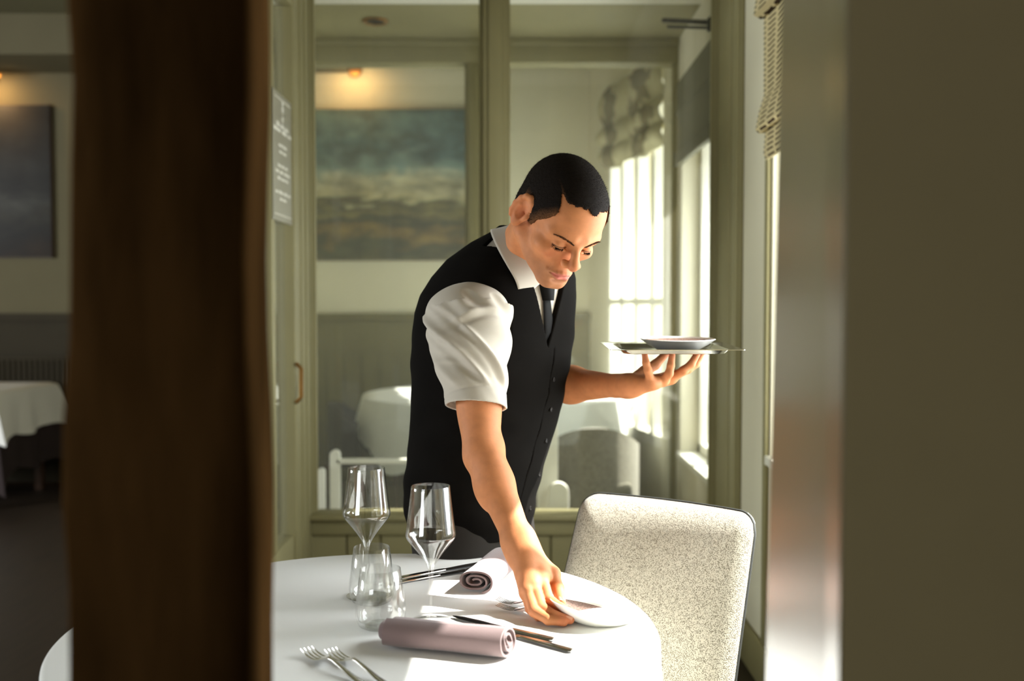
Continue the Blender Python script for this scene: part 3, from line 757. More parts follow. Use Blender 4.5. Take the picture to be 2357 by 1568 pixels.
# recessed ceiling spot in the porch
e = empty('ceiling_spot', (-0.66, 4.86, ZPC), 'small round recessed spot in the porch ceiling', 'ceiling light')
r = MB().lathe([(0.040, 0.001), (0.062, 0.0), (0.064, -0.004), (0.058, -0.010), (0.042, -0.006)], 32, closed=True).xf(Matrix.Translation((-0.66, 4.86, ZPC))).build('ring', M_BRASS)
r2 = MB().lathe([(0, -0.002), (0.042, -0.002), (0.042, -0.006), (0, -0.006)], 24).xf(Matrix.Translation((-0.66, 4.86, ZPC))).build('lens', M_BLACKM)
anchor(e, r, r2)
# door closer arm at the top right of the porch
q0 = PY(1527, 47, 4.50); q1 = PY(1640, 52, 4.22)
e = empty('closer_arm', q1, 'thin black door closer arm at the top right of the glass porch', 'door closer')
a1 = MB().tube([q0, q1], 0.011, 10).build('arm', M_BLACKM); a2 = MB().tube([q0 + Vector((0.02, 0, -0.028)), q1 + Vector((0, 0, -0.022))], 0.007, 8).build('link_arm', M_BLACKM)
a3 = MB().bbox(q1.x - 0.02, q1.x + 0.012, q1.y - 0.02, q1.y + 0.02, q1.z - 0.035, q1.z + 0.02, 0.004).build('bracket', M_BLACKM)
anchor(e, a1, a2, a3)
# notice on the side glass
M_SIGN = mat('grey_acrylic_sheet', srgb(146, 142, 124), 0.35, spec=0.5)
M_SIGNINK = mat('pale_print', srgb(236, 234, 222), 0.6)
e = empty('glass_notice', (-0.835, 3.65, 1.60), 'grey printed notice with pale lines hung on the side glass beside the post', 'notice')
xs = -0.836; sy0, sy1, sz0, sz1 = 3.505, 3.805, 1.605, 2.065
sh = MB().bbox(xs - 0.004, xs, sy0, sy1, sz0, sz1, 0.001, 1).build('sheet', M_SIGN)
rnd = random.Random(5); yc = (sy0 + sy1) / 2; prs = []
def words(zf, wf, h, n):
    z = sz0 + (sz1 - sz0) * zf; w = (sy1 - sy0) * wf; y = yc - w / 2; parts = [rnd.uniform(0.5, 1.3) for _ in range(n)]; tot = sum(parts) + 0.22 * (n - 1)
    for p_ in parts:
        l = w * p_ / tot; m_ = max(2, int(l / (h * 0.75))); pr = MB()
        pr.box(xs, xs + 0.0006, y, y + l, z, z + h * 0.14)
        for k in range(m_):
            a = y + l * k / m_; hh = h * rnd.choice((0.7, 0.7, 1.0)); pr.box(xs, xs + 0.0008, a, a + l / m_ * 0.72, z, z + hh)
        prs.append(pr.build('printed_word', M_SIGNINK, smooth=False))
        y += l + w * 0.22 / tot
for zf, wf, h, n in ((0.735, 0.62, 0.016, 3), (0.695, 0.92, 0.016, 3), (0.585, 0.42, 0.012, 2), (0.535, 0.36, 0.012, 2), (0.425, 0.50, 0.012, 3), (0.375, 0.74, 0.012, 3), (0.325, 0.56, 0.012, 3), (0.215, 0.78, 0.012, 4), (0.165, 0.34, 0.012, 2)): words(zf, wf, h, n)
for z, a, b in ((sz1 - 0.022, sy0 + 0.03, sy1 - 0.02), (sz0 + 0.022, sy0 + 0.02, sy1 - 0.02)): prs.append(MB().box(xs, xs + 0.0008, a, b, z, z + 0.003).build('printed_rule', M_SIGNINK, smooth=False))
for zf, s_ in ((0.93, 0.011), (0.89, 0.014), (0.84, 0.007), (0.815, 0.013), (0.785, 0.006)):
    z = sz0 + (sz1 - sz0) * zf
    k = [(xs + 0.0009, yc + s_ * math.cos(t), z + s_ * math.sin(t)) for t in [6.283 * q / 14 for q in range(14)]]
    prs.append(MB().add(k, [list(range(14))]).build('printed_ornament', M_SIGNINK, smooth=False))
anchor(e, sh, *prs)
# ---------------------------------------------------------------- blinds
def stripe_mat(name, base, dark, scale, axis='Z', thin=0.36, breakup=True):
    m = mat(name, base, 0.9, spec=0.1); nt = m.node_tree; b = nt.nodes['Principled BSDF']
    tc = nt.nodes.new('ShaderNodeTexCoord'); n = nt.nodes.new('ShaderNodeTexNoise'); n.inputs['Scale'].default_value = 9; n.inputs['Detail'].default_value = 2
    nt.links.new(tc.outputs['Object'], n.inputs['Vector'])
    sep = nt.nodes.new('ShaderNodeSeparateXYZ'); nt.links.new(tc.outputs['Object'], sep.inputs[0])
    a = nt.nodes.new('ShaderNodeMath'); a.operation = 'MULTIPLY_ADD'; a.inputs[1].default_value = scale; nt.links.new(sep.outputs[axis], a.inputs[0])
    nn = nt.nodes.new('ShaderNodeMath'); nn.operation = 'MULTIPLY'; nn.inputs[1].default_value = 0.9 if axis == 'X' else 0.35; nt.links.new(n.outputs['Fac'], nn.inputs[0]); nt.links.new(nn.outputs[0], a.inputs[2])
    f = nt.nodes.new('ShaderNodeMath'); f.operation = 'FRACT'; nt.links.new(a.outputs[0], f.inputs[0])
    lt_ = nt.nodes.new('ShaderNodeMath'); lt_.operation = 'LESS_THAN'; lt_.inputs[1].default_value = thin; nt.links.new(f.outputs[0], lt_.inputs[0])
    fac = lt_.outputs[0]
    if axis == 'Z':                                  # woven stripes broken into columns
        y = nt.nodes.new('ShaderNodeMath'); y.operation = 'MULTIPLY'; y.inputs[1].default_value = 9.0; nt.links.new(sep.outputs['Y'], y.inputs[0])
        fy = nt.nodes.new('ShaderNodeMath'); fy.operation = 'FRACT'; nt.links.new(y.outputs[0], fy.inputs[0])
        gy = nt.nodes.new('ShaderNodeMath'); gy.operation = 'GREATER_THAN'; gy.inputs[1].default_value = 0.24; nt.links.new(fy.outputs[0], gy.inputs[0])
        ml = nt.nodes.new('ShaderNodeMath'); ml.operation = 'MULTIPLY'; nt.links.new(fac, ml.inputs[0]); nt.links.new(gy.outputs[0], ml.inputs[1]); fac = ml.outputs[0]
    mx = nt.nodes.new('ShaderNodeMix'); mx.data_type = 'RGBA'; nt.links.new(fac, mx.inputs[0]); mx.inputs[6].default_value = base; mx.inputs[7].default_value = dark
    nt.links.new(mx.outputs[2], b.inputs['Base Color'])
    return m
M_BLIND = stripe_mat('striped_blind_cloth', S(206, 192, 150), S(66, 50, 36), 60)
M_BLINDP = mat('plain_blind_lining', S(196, 186, 146), 0.9)
M_BLIND2 = stripe_mat('grey_striped_blind_cloth', S(190, 184, 150), S(120, 112, 84), 7.5, 'X', 0.4)
M_BLIND3 = mat('dark_olive_blind', S(104, 102, 82), 0.9)
# roman blind at the main window: layered folds, seen from its far end
e = empty('roman_blind', (XR, 2.3, 1.8), 'cream roman blind with brown stripes, folded up at the right hand window', 'blind')
ya, yb = 1.28, 3.27
def fold(prof, name, m):
    mb = MB(); n = len(prof); ny = 25
    vs = []
    for j in range(ny):
        y = ya + (yb - ya) * j / (ny - 1)
        for k, (x, z) in enumerate(prof):
            w = 0.004 * math.sin(j * 0.9 + z * 9)
            vs.append(Vector((XR - x + w, y + 0.004 * math.sin(z * 23), z)))
    fs = [(j * n + k, j * n + (k + 1) % n, (j + 1) * n + (k + 1) % n, (j + 1) * n + k) for j in range(ny - 1) for k in range(n)]
    mb.add(vs, fs); mb.f.append(list(range(n))); mb.f.append([(ny - 1) * n + k for k in range(n)])
    return mb.build(name, m, angle=40)
bl = [fold([(0.012, 1.786), (0.034, 1.775), (0.042, 1.80), (0.040, 1.88), (0.012, 1.88)], 'bottom_hem', M_BLIND),
      fold([(0.010, 1.868), (0.060, 1.862), (0.072, 1.872), (0.062, 1.93), (0.045, 1.985), (0.040, 2.26), (0.010, 2.26)], 'lower_fold', M_BLIND),
      fold([(0.010, 2.250), (0.050, 2.232), (0.074, 2.245), (0.066, 2.30), (0.042, 2.40), (0.040, 2.62), (0.010, 2.62)], 'upper_fold', M_BLIND),
      MB().box(XR - 0.045, XR, ya, yb, 2.60, 2.66).build('headrail', M_BLINDP)]
anchor(e, *bl)
# blind across the bay window of the next room
e = empty('roman_blind', bay(0.5, 2.2, -0.03), 'grey striped roman blind gathered at the bay window seen through the glass', 'blind')
def bayfold(z0, z1, bulge, name):
    mb = MB(); nu, nv = 40, 9
    f = lambda o: (lambda u, v: bay(u * 0.98, z0 + (z1 - z0) * v + 0.012 * math.sin(u * 14) * (1 - v), -0.02 - o - bulge * math.sin(math.pi * min(1, (1 - v) * 1.0 + 0.05)) * (0.7 + 0.3 * math.sin(u * 9)) - 0.012 * math.sin(u * 31)))
    a = MB().grid(f(0.012), nu, nv); b = MB().grid(f(0.0), nu, nv)
    mb.add(a.v, a.f); mb.add(b.v, [q[::-1] for q in b.f])
    return mb.build(name, M_BLIND2, angle=60)
anchor(e, bayfold(2.215, 2.36, 0.07, 'lower_fold'), bayfold(2.31, 2.50, 0.09, 'middle_fold'), bayfold(2.46, 2.75, 0.07, 'upper_fold'))
# plain blind inside the porch window
e = empty('roman_blind', (XR - 0.02, 4.66, 2.0), 'plain dark olive roman blind half lowered at the porch side window', 'blind')
b1 = MB().bbox(XR - 0.022, XR - 0.006, 4.23, 5.12, 2.055, 2.43, 0.004).build('cloth_panel', M_BLIND3)
b2 = MB().bbox(XR - 0.034, XR - 0.004, 4.23, 5.12, 2.005, 2.075, 0.006).build('bottom_fold', M_BLIND3)
b3 = MB().bbox(XR - 0.030, XR - 0.004, 4.23, 5.12, 2.26, 2.29, 0.006).build('middle_fold', M_BLIND3)
anchor(e, b1, b2, b3)
# ---------------------------------------------------------------- furniture beyond the glass
M_GREYF = tweed('grey_upholstery', S(122, 118, 102), S(86, 84, 72), 200)
M_DARKF = mat('dark_upholstery', S(42, 38, 36), 0.9)
far = Vector((-0.10, 6.12, 0.75)); FR = 0.80
e = empty('dining_table', (far.x, far.y, 0), 'large round dining table under a white cloth in the room beyond the glass', 'table')
MB().lathe([(0, 0.715), (FR - 0.02, 0.715), (FR - 0.008, 0.745), (0, 0.747)], 48).build('tabletop', M_WOOD, e)
MB().lathe([(0, 0), (0.35, 0), (0.36, 0.03), (0.08, 0.07), (0.07, 0.68), (0.2, 0.714), (0, 0.714)], 32).build('pedestal', M_WOOD, e)
mb = MB(); nn = 200
def fc(u, v):
    a = 2 * math.pi * u
    if v < 0.4: r = FR * v / 0.4; return Vector((far.x + r * math.cos(a), far.y + r * math.sin(a), far.z + 0.002))
    t = (v - 0.4) / 0.6
    drop = 0.06 + 0.34 * abs(math.sin(2 * a)) ** 1.4
    w = math.sin(8 * a) + 0.5 * math.sin(13 * a + 1)
    r = FR + 0.012 + 0.035 * t * w * 0.6 + 0.02 * t
    return Vector((far.x + r * math.cos(a), far.y + r * math.sin(a), far.z + 0.002 - drop * t))
mb.grid(fc, nn, 26, wrap_u=True)
tag(mb.build('tablecloth', M_CLOTH2, angle=80), 'white cloth with hanging points over the large table beyond the glass', 'tablecloth')
# tub chair with rounded back standing in the porch
def tub_chair(loc, rz, m, W, ztop, label, nm='tub_chair'):
    e = empty(nm, loc, label, 'chair', None, rz)
    mb = MB()
    def outer(u, v, r, zt):
        a = math.pi * (0.02 + 0.96 * u)
        h = zt - 0.10 * abs(math.cos(a)) ** 2.5
        return Vector((r * math.cos(a), r * 0.95 * math.sin(a), 0.36 + (h - 0.36) * v))
    A = MB().grid(lambda u, v: outer(u, v, W / 2, ztop), 32, 10); B = MB().grid(lambda u, v: outer(u, v, W / 2 - 0.06, ztop), 32, 10)
    mb.add(A.v, A.f); mb.add(B.v, [f[::-1] for f in B.f])
    n = 32 * 10
    for i in range(31): mb.f.append([i * 10 + 9, (i + 1) * 10 + 9, n + (i + 1) * 10 + 9, n + i * 10 + 9]); mb.f.append([i * 10, n + i * 10, n + (i + 1) * 10, (i + 1) * 10])
    for i in (0, 31):
        for j in range(9): mb.f.append([i * 10 + j, i * 10 + j + 1, n + i * 10 + j + 1, n + i * 10 + j])
    mb.build('backrest', m, e, angle=60)
    MB().bbox(-W / 2 + 0.05, W / 2 - 0.05, -0.24, 0.20, 0.36, 0.47, 0.03, 3).build('seat', m, e)
    for x, y in ((-1, -0.2), (1, -0.2), (-1, 0.2), (1, 0.2)):
        MB().tube([(x * (W / 2 - 0.05), y * 1.08, 0), (x * (W / 2 - 0.09), y, 0.37)], [0.012, 0.018], 12).build('leg', M_WOOD, e)
    return e
c = PY(1362, 1064, 4.78)
# the rounded back is turned towards the front screen
tub_chair((c.x, 4.80, 0), math.pi, M_GREYF, 0.46, 0.73, 'grey rounded-back chair standing behind the right hand pane')
tub_chair((-0.88, 5.93, 0), math.radians(90), M_DARKF, 0.46, 0.72, 'dark grey low-backed chair at the left end of the table beyond the glass')
# white painted settle standing against the low panelling in the porch
e = empty('white_settle', (-0.28, 4.50, 0), 'low white painted bench frame standing just behind the front glass', 'bench')
parts = []
def slabend(px0, px1, py0, y, name):
    a = PY(px0, py0, y); b = PY(px1, py0, y); mb = MB(); z1 = a.z; secs = []
    for y_ in (y - 0.02, y - 0.016, y + 0.016, y + 0.02):
        s_ = 1 if abs(y_ - y) < 0.018 else 0.97
        pts = []
        w = (b.x - a.x) / 2; cx = (a.x + b.x) / 2; r = min(w, 0.05)
        for k in range(9): t = math.pi - math.pi / 2 * k / 8; pts.append(Vector((cx + s_ * (-w + r + r * math.cos(t)), y_, z1 - r + r * math.sin(t))))
        for k in range(9): t = math.pi / 2 - math.pi / 2 * k / 8; pts.append(Vector((cx + s_ * (w - r + r * math.cos(t)), y_, z1 - r + r * math.sin(t))))
        pts += [Vector((cx + w * s_, y_, 0)), Vector((cx - w * s_, y_, 0))]
        secs.append(pts)
    return mb.loft(secs).build(name, M_WHITE, angle=40)
parts.append(slabend(731, 748, 1078, 4.42, 'arm_post')); parts.append(slabend(760, 783, 1036, 4.50, 'end_panel'))
parts.append(slabend(1262, 1309, 1110, 4.44, 'arm_post')); parts.append(slabend(1236, 1284, 960, 4.52, 'end_panel'))
a = PY(775, 1056, 4.5); b = PY(1250, 1056, 4.5)
parts.append(MB().bbox(a.x, b.x, 4.48, 4.52, a.z - 0.022, a.z, 0.004).build('rail', M_WHITE))
anchor(e, *parts)
# ---------------------------------------------------------------- left room
lt_ = PZ(86, 892, 0.77)
e = empty('dining_table', (-3.72, 6.62, 0), 'square table under white and dark cloths in the dim room at the left edge', 'table')
MB().bbox(-0.46, 0.46, -0.40, 0.40, 0.715, 0.745, 0.005).build('tabletop', M_WOOD, e)
for x, y in ((-1, -1), (1, -1), (-1, 1), (1, 1)): MB().bbox(x * 0.40 - 0.025, x * 0.40 + 0.025, y * 0.34 - 0.025, y * 0.34 + 0.025, 0, 0.716, 0.003).build('leg', M_WOOD, e)
def square_cloth(cx, cy, z, hx, hy, drop, corner, m, name, label, seed):
    mb = MB(); n = 160
    def fn(u, v):
        a = 2 * math.pi * u; c, s = math.cos(a), math.sin(a); k = max(abs(c), abs(s)); ex, ey = c / k, s / k
        cor = (min(abs(ex), abs(ey))) ** 5
        if v < 0.3: q = v / 0.3; return Vector((cx + hx * ex * q, cy + hy * ey * q, z))
        t = (v - 0.3) / 0.7
        o = 0.008 + (0.03 + 0.12 * cor) * t + 0.018 * t * math.sin(a * 11 + seed)
        return Vector((cx + ex * (hx + o), cy + ey * (hy + o), z - (drop + corner * cor + 0.02 * math.sin(a * 5 + seed)) * t))
    mb.grid(fn, n, 22, wrap_u=True)
    return tag(mb.build(name, m, angle=80), label, 'tablecloth')
square_cloth(-3.72, 6.62, 0.7475, 0.47, 0.41, 0.52, 0.12, M_DARKCLOTH, 'under_cloth', 'dark aubergine under cloth hanging below the white one at the left edge', 1.0)
square_cloth(-3.72, 6.62, 0.7525, 0.48, 0.42, 0.29, 0.05, M_CLOTH2, 'tablecloth', 'white square cloth with a hanging corner on the table at the left edge', 2.0)
e = empty('radiator', (-3.5, YB - 0.06, 0.12), 'ribbed radiator on the darkened panelling behind the left edge table', 'radiator')
rp = [MB().bbox(-3.92 + 0.0, -3.12, YB - 0.075, YB - 0.045, 0.20, 0.92, 0.004).build('panel', M_DADO_SHADE)]
rb = MB()
for k in range(20): rb.bbox(-3.91 + k * 0.04, -3.885 + k * 0.04, YB - 0.092, YB - 0.072, 0.22, 0.90, 0.006)
rp.append(rb.build('ribs', M_DADO_SHADE)); anchor(e, *rp)
# ---------------------------------------------------------------- implicit surface modelling for the figure
A3 = lambda p: np.array([p[0], p[1], p[2]], dtype=np.float32)
BIG = np.float32(9.0)
def smin(a, b, k):
    if k <= 0: return np.minimum(a, b)
    h = np.clip(0.5 + 0.5 * (b - a) / k, 0, 1); return b + (a - b) * h - k * h * (1 - h)
def smax(a, b, k): return -smin(-a, -b, k)
class Node:
    """ordered smooth unions / cuts of shapes"""
    def __init__(s): s.it = []
    def put(s, mode, k, fn, c, r): s.it.append((mode, k, fn, A3(c), r)); return s
    def cone(s, a, b, ra, rb, k=0.01, mode='u'):
        a = A3(a); b = A3(b); ab = b - a; L2 = float(ab @ ab) + 1e-12
        def fn(p, *_):
            q = p - a; t = np.clip(q @ ab / L2, 0, 1)
            return np.sqrt(((q - t[:, None] * ab) ** 2).sum(1)) - (ra + (rb - ra) * t)
        return s.put(mode, k, fn, (a + b) / 2, math.sqrt(L2) / 2 + max(ra, rb))
    def chain(s, pts, rads, k=0.01, mode='u'):
        for i in range(len(pts) - 1): s.cone(pts[i], pts[i + 1], rads[i], rads[i + 1], k if i == 0 or mode != 'u' else max(k, 0.004), mode)
        return s
    def ell(s, c, r, k=0.01, mode='u', R=None):
        c = A3(c); r = A3(r); Rm = None if R is None else np.array(R, dtype=np.float32)
        def fn(p, *_):
            q = p - c
            if Rm is not None: q = q @ Rm
            k0 = np.sqrt(((q / r) ** 2).sum(1)); k1 = np.sqrt(((q / (r * r)) ** 2).sum(1)) + 1e-9
            return k0 * (k0 - 1) / k1
        return s.put(mode, k, fn, c, float(max(r)))
    def fn(s, f, c, r, k=0.01, mode='u'): return s.put(mode, k, f, c, r)
    def node(s, n, c, r, k=0.01, mode='u'): return s.put(mode, k, lambda p, bc, br: n(p, bc, br), c, r)
    def __call__(s, p, bc=None, br=None):
        d = np.full(len(p), BIG, dtype=np.float32)
        for mode, k, fn, c, r in s.it:
            if bc is not None and np.linalg.norm(c - bc) > r + br + k + 0.03: continue
            v = fn(p, bc, br)
            if mode == 'u': d = smin(d, v, k)
            elif mode == 's': d = smax(d, -v, k)
            else: d = smax(d, v, k)
        return d
class Local:
    """a node modelled in its own axes: rows of R are the local axes, o the origin"""
    def __init__(s, n, R, o): s.n = n; s.R = np.array(R, dtype=np.float32); s.o = A3(o)
    def __call__(s, p, bc=None, br=None):
        q = (p - s.o) @ s.R.T
        return s.n(q, None if bc is None else (bc - s.o) @ s.R.T, br)
def polygonise(f, lo, hi, cell, smooth=1, B=24, biggest=True):
    lo = np.array(lo, dtype=np.float64); hi = np.array(hi, dtype=np.float64)
    n = np.ceil((hi - lo) / cell).astype(int) + 1; nb = np.ceil(n / B).astype(int)
    br = B * cell * 0.5 * 1.7321 + 2 * cell
    V = []; K = []; Q = []
    STR = (10 ** 5, )
    def key(i, j, k): return (i.astype(np.int64) * 20000 + j) * 20000 + k
    rng = np.arange(-1, B + 1)
    for bx in range(nb[0]):
        for by in range(nb[1]):
            for bz in range(nb[2]):
                b0 = np.array((bx, by, bz)) * B
                c = (lo + (b0 + B / 2) * cell).astype(np.float32)
                d0 = float(f(c[None], c, br)[0])
                if abs(d0) > br * 1.5 + 0.01: continue
                gi, gj, gk = np.meshgrid(b0[0] + rng, b0[1] + rng, b0[2] + rng, indexing='ij')
                P3 = np.stack([lo[0] + gi * cell, lo[1] + gj * cell, lo[2] + gk * cell], -1).reshape(-1, 3).astype(np.float32)
                D = f(P3, c, br).reshape(gi.shape)
                S_ = D < 0
                if S_.all() or not S_.any(): continue
                m = B + 1
                sl = lambda o: (slice(o[0], o[0] + m), slice(o[1], o[1] + m), slice(o[2], o[2] + m))
                cs = [(i, j, k) for i in (0, 1) for j in (0, 1) for k in (0, 1)]
                cnt = sum(S_[sl(o)].astype(np.int8) for o in cs)
                act = (cnt > 0) & (cnt < 8)
                if not act.any(): continue
                ai = np.argwhere(act)
                acc = np.zeros((len(ai), 3)); num = np.zeros(len(ai))
                for ax in range(3):
                    for o in cs:
                        if o[ax]: continue
                        o2 = list(o); o2[ax] = 1
                        d1 = D[ai[:, 0] + o[0], ai[:, 1] + o[1], ai[:, 2] + o[2]]; d2 = D[ai[:, 0] + o2[0], ai[:, 1] + o2[1], ai[:, 2] + o2[2]]
                        x = (d1 < 0) != (d2 < 0)
                        t = np.where(x, d1 / np.where(x, d1 - d2, 1), 0)
                        for a in range(3): acc[:, a] += np.where(x, (t if a == ax else o[a]), 0)
                        num += x
                pos = ai + acc / num[:, None] - 1
                gidx = ai - 1 + b0
                V.append(lo + (pos + b0) * cell); K.append(key(gidx[:, 0] + 5, gidx[:, 1] + 5, gidx[:, 2] + 5))
                for ax in range(3):
                    i0 = [slice(1, B + 1)] * 3; i1 = list(i0); i1[ax] = slice(2, B + 2)
                    # owned edges start at grid index 0..B-1 (array 1..B)
                    s0 = S_[tuple(i0)]; s1 = S_[tuple(i1)]
                    e = np.argwhere(s0 != s1)
                    if not len(e): continue
                    flip = s0[e[:, 0], e[:, 1], e[:, 2]]
                    g = e + b0 + 5
                    u, v = [(1, 2), (2, 0), (0, 1)][ax]
                    def kk(du, dv):
                        h = g.copy(); h[:, u] += du; h[:, v] += dv; return key(h[:, 0], h[:, 1], h[:, 2])
                    q = np.stack([kk(-1, -1), kk(0, -1), kk(0, 0), kk(-1, 0)], 1)
                    q[~flip] = q[~flip][:, ::-1]
                    Q.append(q)
    V = np.concatenate(V); K = np.concatenate(K); Q = np.concatenate(Q)
    uk, ui = np.unique(K, return_index=True)
    V = V[ui]; F = np.searchsorted(uk, Q)
    if biggest:                                    # keep only the main pieces
        L = np.arange(len(V))
        while True:
            m = L[F].min(1); L2 = L.copy()
            for a in range(4): np.minimum.at(L2, F[:, a], m)
            L2 = L2[L2]
            if (L2 == L).all(): break
            L = L2
        u, inv, ct = np.unique(L, return_inverse=True, return_counts=True)
        ok = (ct[inv] > 0.10 * len(V)); F = F[ok[F[:, 0]]]
        idx = np.cumsum(ok) - 1; V = V[ok]; F = idx[F]
    for _ in range(smooth):
        for w in (0.5, -0.25):
            s = np.zeros_like(V); c = np.zeros(len(V))
            for a in range(4):
                i = F[:, a]; j = F[:, (a + 1) % 4]
                for x in range(3):
                    s[:, x] += np.bincount(i, V[j, x], len(V)); s[:, x] += np.bincount(j, V[i, x], len(V))
                c += np.bincount(i, minlength=len(V)) + np.bincount(j, minlength=len(V))
            V = V + w * (s / np.maximum(c, 1)[:, None] - V)
    return V, F
def sdf_obj(name, f, lo, hi, cell, m, smooth=1, tint=None):
    V, F = polygonise(f, lo, hi, cell, smooth)
    me = bpy.data.meshes.new(name)
    me.vertices.add(len(V)); me.vertices.foreach_set('co', V.astype(np.float32).ravel())
    me.loops.add(F.size); me.loops.foreach_set('vertex_index', F.ravel().astype(np.int32))
    me.polygons.add(len(F)); me.polygons.foreach_set('loop_start', np.arange(0, F.size, 4, dtype=np.int32))
    try: me.polygons.foreach_set('loop_total', np.full(len(F), 4, dtype=np.int32))
    except Exception: pass
    me.update(calc_edges=True); me.validate()
    me.shade_smooth()
    if tint is not None:
        col = tint(V.astype(np.float32)); at = me.color_attributes.new('tint', 'FLOAT_COLOR', 'POINT')
        at.data.foreach_set('color', np.concatenate([col, np.ones((len(V), 1))], 1).astype(np.float32).ravel())
    if m: me.materials.append(m)
    o = bpy.data.objects.new(name, me); COL.objects.link(o)
    return o
# ---------------------------------------------------------------- the man
def cam2w(v):            # x right, y down, z away -> world
    return Vector((v[0], v[2] * CP - v[1] * SP, -v[2] * SP - v[1] * CP))
# ---- head axes
hL = cam2w((0.835, 0.075, 0.54)).normalized()
hD = cam2w((-0.50, 0.73, 0.49)); hD = (hD - hL * hD.dot(hL)).normalized()
hU = -hD; hF = hU.cross(hL) * -1
hF = hL.cross(hU); hF.normalize()
EYE = P(1323, 567, 1.955)
HO = EYE - hF * 0.085
HR = [list(hL), list(hF), list(hU)]
def H(x, y, z): return HO + hL * x + hF * y + hU * z
head = Node()
head.ell((0, -0.012, 0.036), (0.0775, 0.099, 0.084), 0.02)
head.ell((0, 0.026, 0.030), (0.068, 0.066, 0.072), 0.02)
head.ell((0, 0.030, -0.045), (0.057, 0.054, 0.062), 0.025)
head.cone((-0.058, -0.004, -0.052), (-0.020, 0.066, -0.099), 0.015, 0.014, 0.03).cone((0.058, -0.004, -0.052), (0.020, 0.066, -0.099), 0.015, 0.014, 0.03)
head.cone((-0.010, 0.077, -0.103), (0.010, 0.077, -0.103), 0.0155, 0.0155, 0.022)
for s in (-1, 1):
    head.ell((s * 0.047, 0.056, -0.026), (0.021, 0.022, 0.017), 0.022)
    head.cone((s * 0.052, 0.066, 0.014), (s * 0.014, 0.0865, 0.012), 0.010, 0.0095, 0.016)
head.ell((0, 0.074, -0.068), (0.030, 0.022, 0.026), 0.02)
for s in (-1, 1):
    head.ell((s * 0.032, 0.099, -0.004), (0.0185, 0.016, 0.0105), 0.014, 's')
    head.ell((s * 0.032, 0.0745, -0.004), (0.0150, 0.0138, 0.0132), 0.004)
    head.cone((s * 0.0175, 0.0865, -0.0065), (s * 0.047, 0.0800, -0.0075), 0.0011, 0.0011, 0.002, 's')
    head.cone((s * 0.019, 0.0885, -0.0125), (s * 0.044, 0.083, -0.0135), 0.0030, 0.0026, 0.006)
head.cone((0, 0.0875, 0.008), (0, 0.1115, -0.0285), 0.0078, 0.0096, 0.012)
head.cone((0, 0.1110, -0.0295), (0, 0.1115, -0.0345), 0.0106, 0.0098, 0.008)
for s in (-1, 1):
    head.ell((s * 0.0140, 0.1015, -0.0360), (0.0090, 0.0108, 0.0085), 0.005)
    head.ell((s * 0.0070, 0.1045, -0.0448), (0.0040, 0.0062, 0.0042), 0.003, 's')
    head.cone((s * 0.021, 0.094, -0.043), (s * 0.031, 0.083, -0.064), 0.0020, 0.0018, 0.008, 's')
head.chain([(-0.0245, 0.0865, -0.0712), (-0.012, 0.0950, -0.0680), (-0.004, 0.0975, -0.0662), (0.004, 0.0975, -0.0662), (0.012, 0.0950, -0.0680), (0.0245, 0.0865, -0.0712)], [0.0030, 0.0046, 0.0048, 0.0048, 0.0046, 0.0030], 0.005)
head.chain([(-0.022, 0.0865, -0.0738), (-0.010, 0.0945, -0.0778), (0.010, 0.0945, -0.0778), (0.022, 0.0865, -0.0738)], [0.0030, 0.0058, 0.0058, 0.0030], 0.005)
head.chain([(-0.026, 0.0885, -0.0722), (-0.012, 0.0990, -0.0724), (0.0, 0.1015, -0.0716), (0.012, 0.0990, -0.0724), (0.026, 0.0885, -0.0722)], [0.0012, 0.0016, 0.0016, 0.0016, 0.0012], 0.0025, 's')
head.ell((0, 0.093, -0.0885), (0.016, 0.006, 0.0045), 0.008, 's')
# ears
for s in (-1, 1):
    e = Node()
    t = math.radians(30) * s
    Re = np.array(Matrix.Rotation(t, 3, 'Z') @ Matrix.Rotation(math.radians(-10), 3, 'X'))
    ec = (s * 0.0835, -0.012, 0.002)
    e.ell(ec, (0.0068, 0.0180, 0.0305), 0.004, 'u', Re)
    Rv = lambda y, z, x=0.0: np.array(ec) + Re @ np.array((s * x, y, z))
    e.ell(Rv(0.0035, -0.001, 0.0085), (0.0095, 0.0105, 0.0165), 0.0025, 's', Re)
    e.ell(Rv(-0.003, 0.0155, 0.008), (0.0052, 0.0088, 0.0085), 0.0025, 's', Re)
    e.ell(Rv(0.006, -0.004, 0.004), (0.0085, 0.0045, 0.0055), 0.003, 's', Re)
    hp = [Rv(0.0165 * math.cos(a), 0.029 * math.sin(a), 0.0035) for a in [math.radians(x) for x in (28, 55, 85, 115, 145, 175, 205, 230)]]
    e.chain(hp, [0.0032, 0.0038, 0.0040, 0.0040, 0.0038, 0.0036, 0.0034, 0.0030], 0.002)
    e.ell(Rv(0.004, -0.026, 0.002), (0.0058, 0.0082, 0.0088), 0.006, 'u', Re)
    e.ell(Rv(0.0145, -0.004, 0.003), (0.0036, 0.0045, 0.0070), 0.004, 'u', Re)
    big = lambda p, bc=None, br=None, e=e, c=A3(ec): e((p - c) / 1.16 + c) * 1.16
    head.fn(big, ec, 0.05, 0.007)
def headw(p, bc=None, br=None):
    q = p.copy(); q[:, 2] = np.where(q[:, 2] < 0, q[:, 2] * 1.09, q[:, 2] * 0.96); return head(q, bc, br)
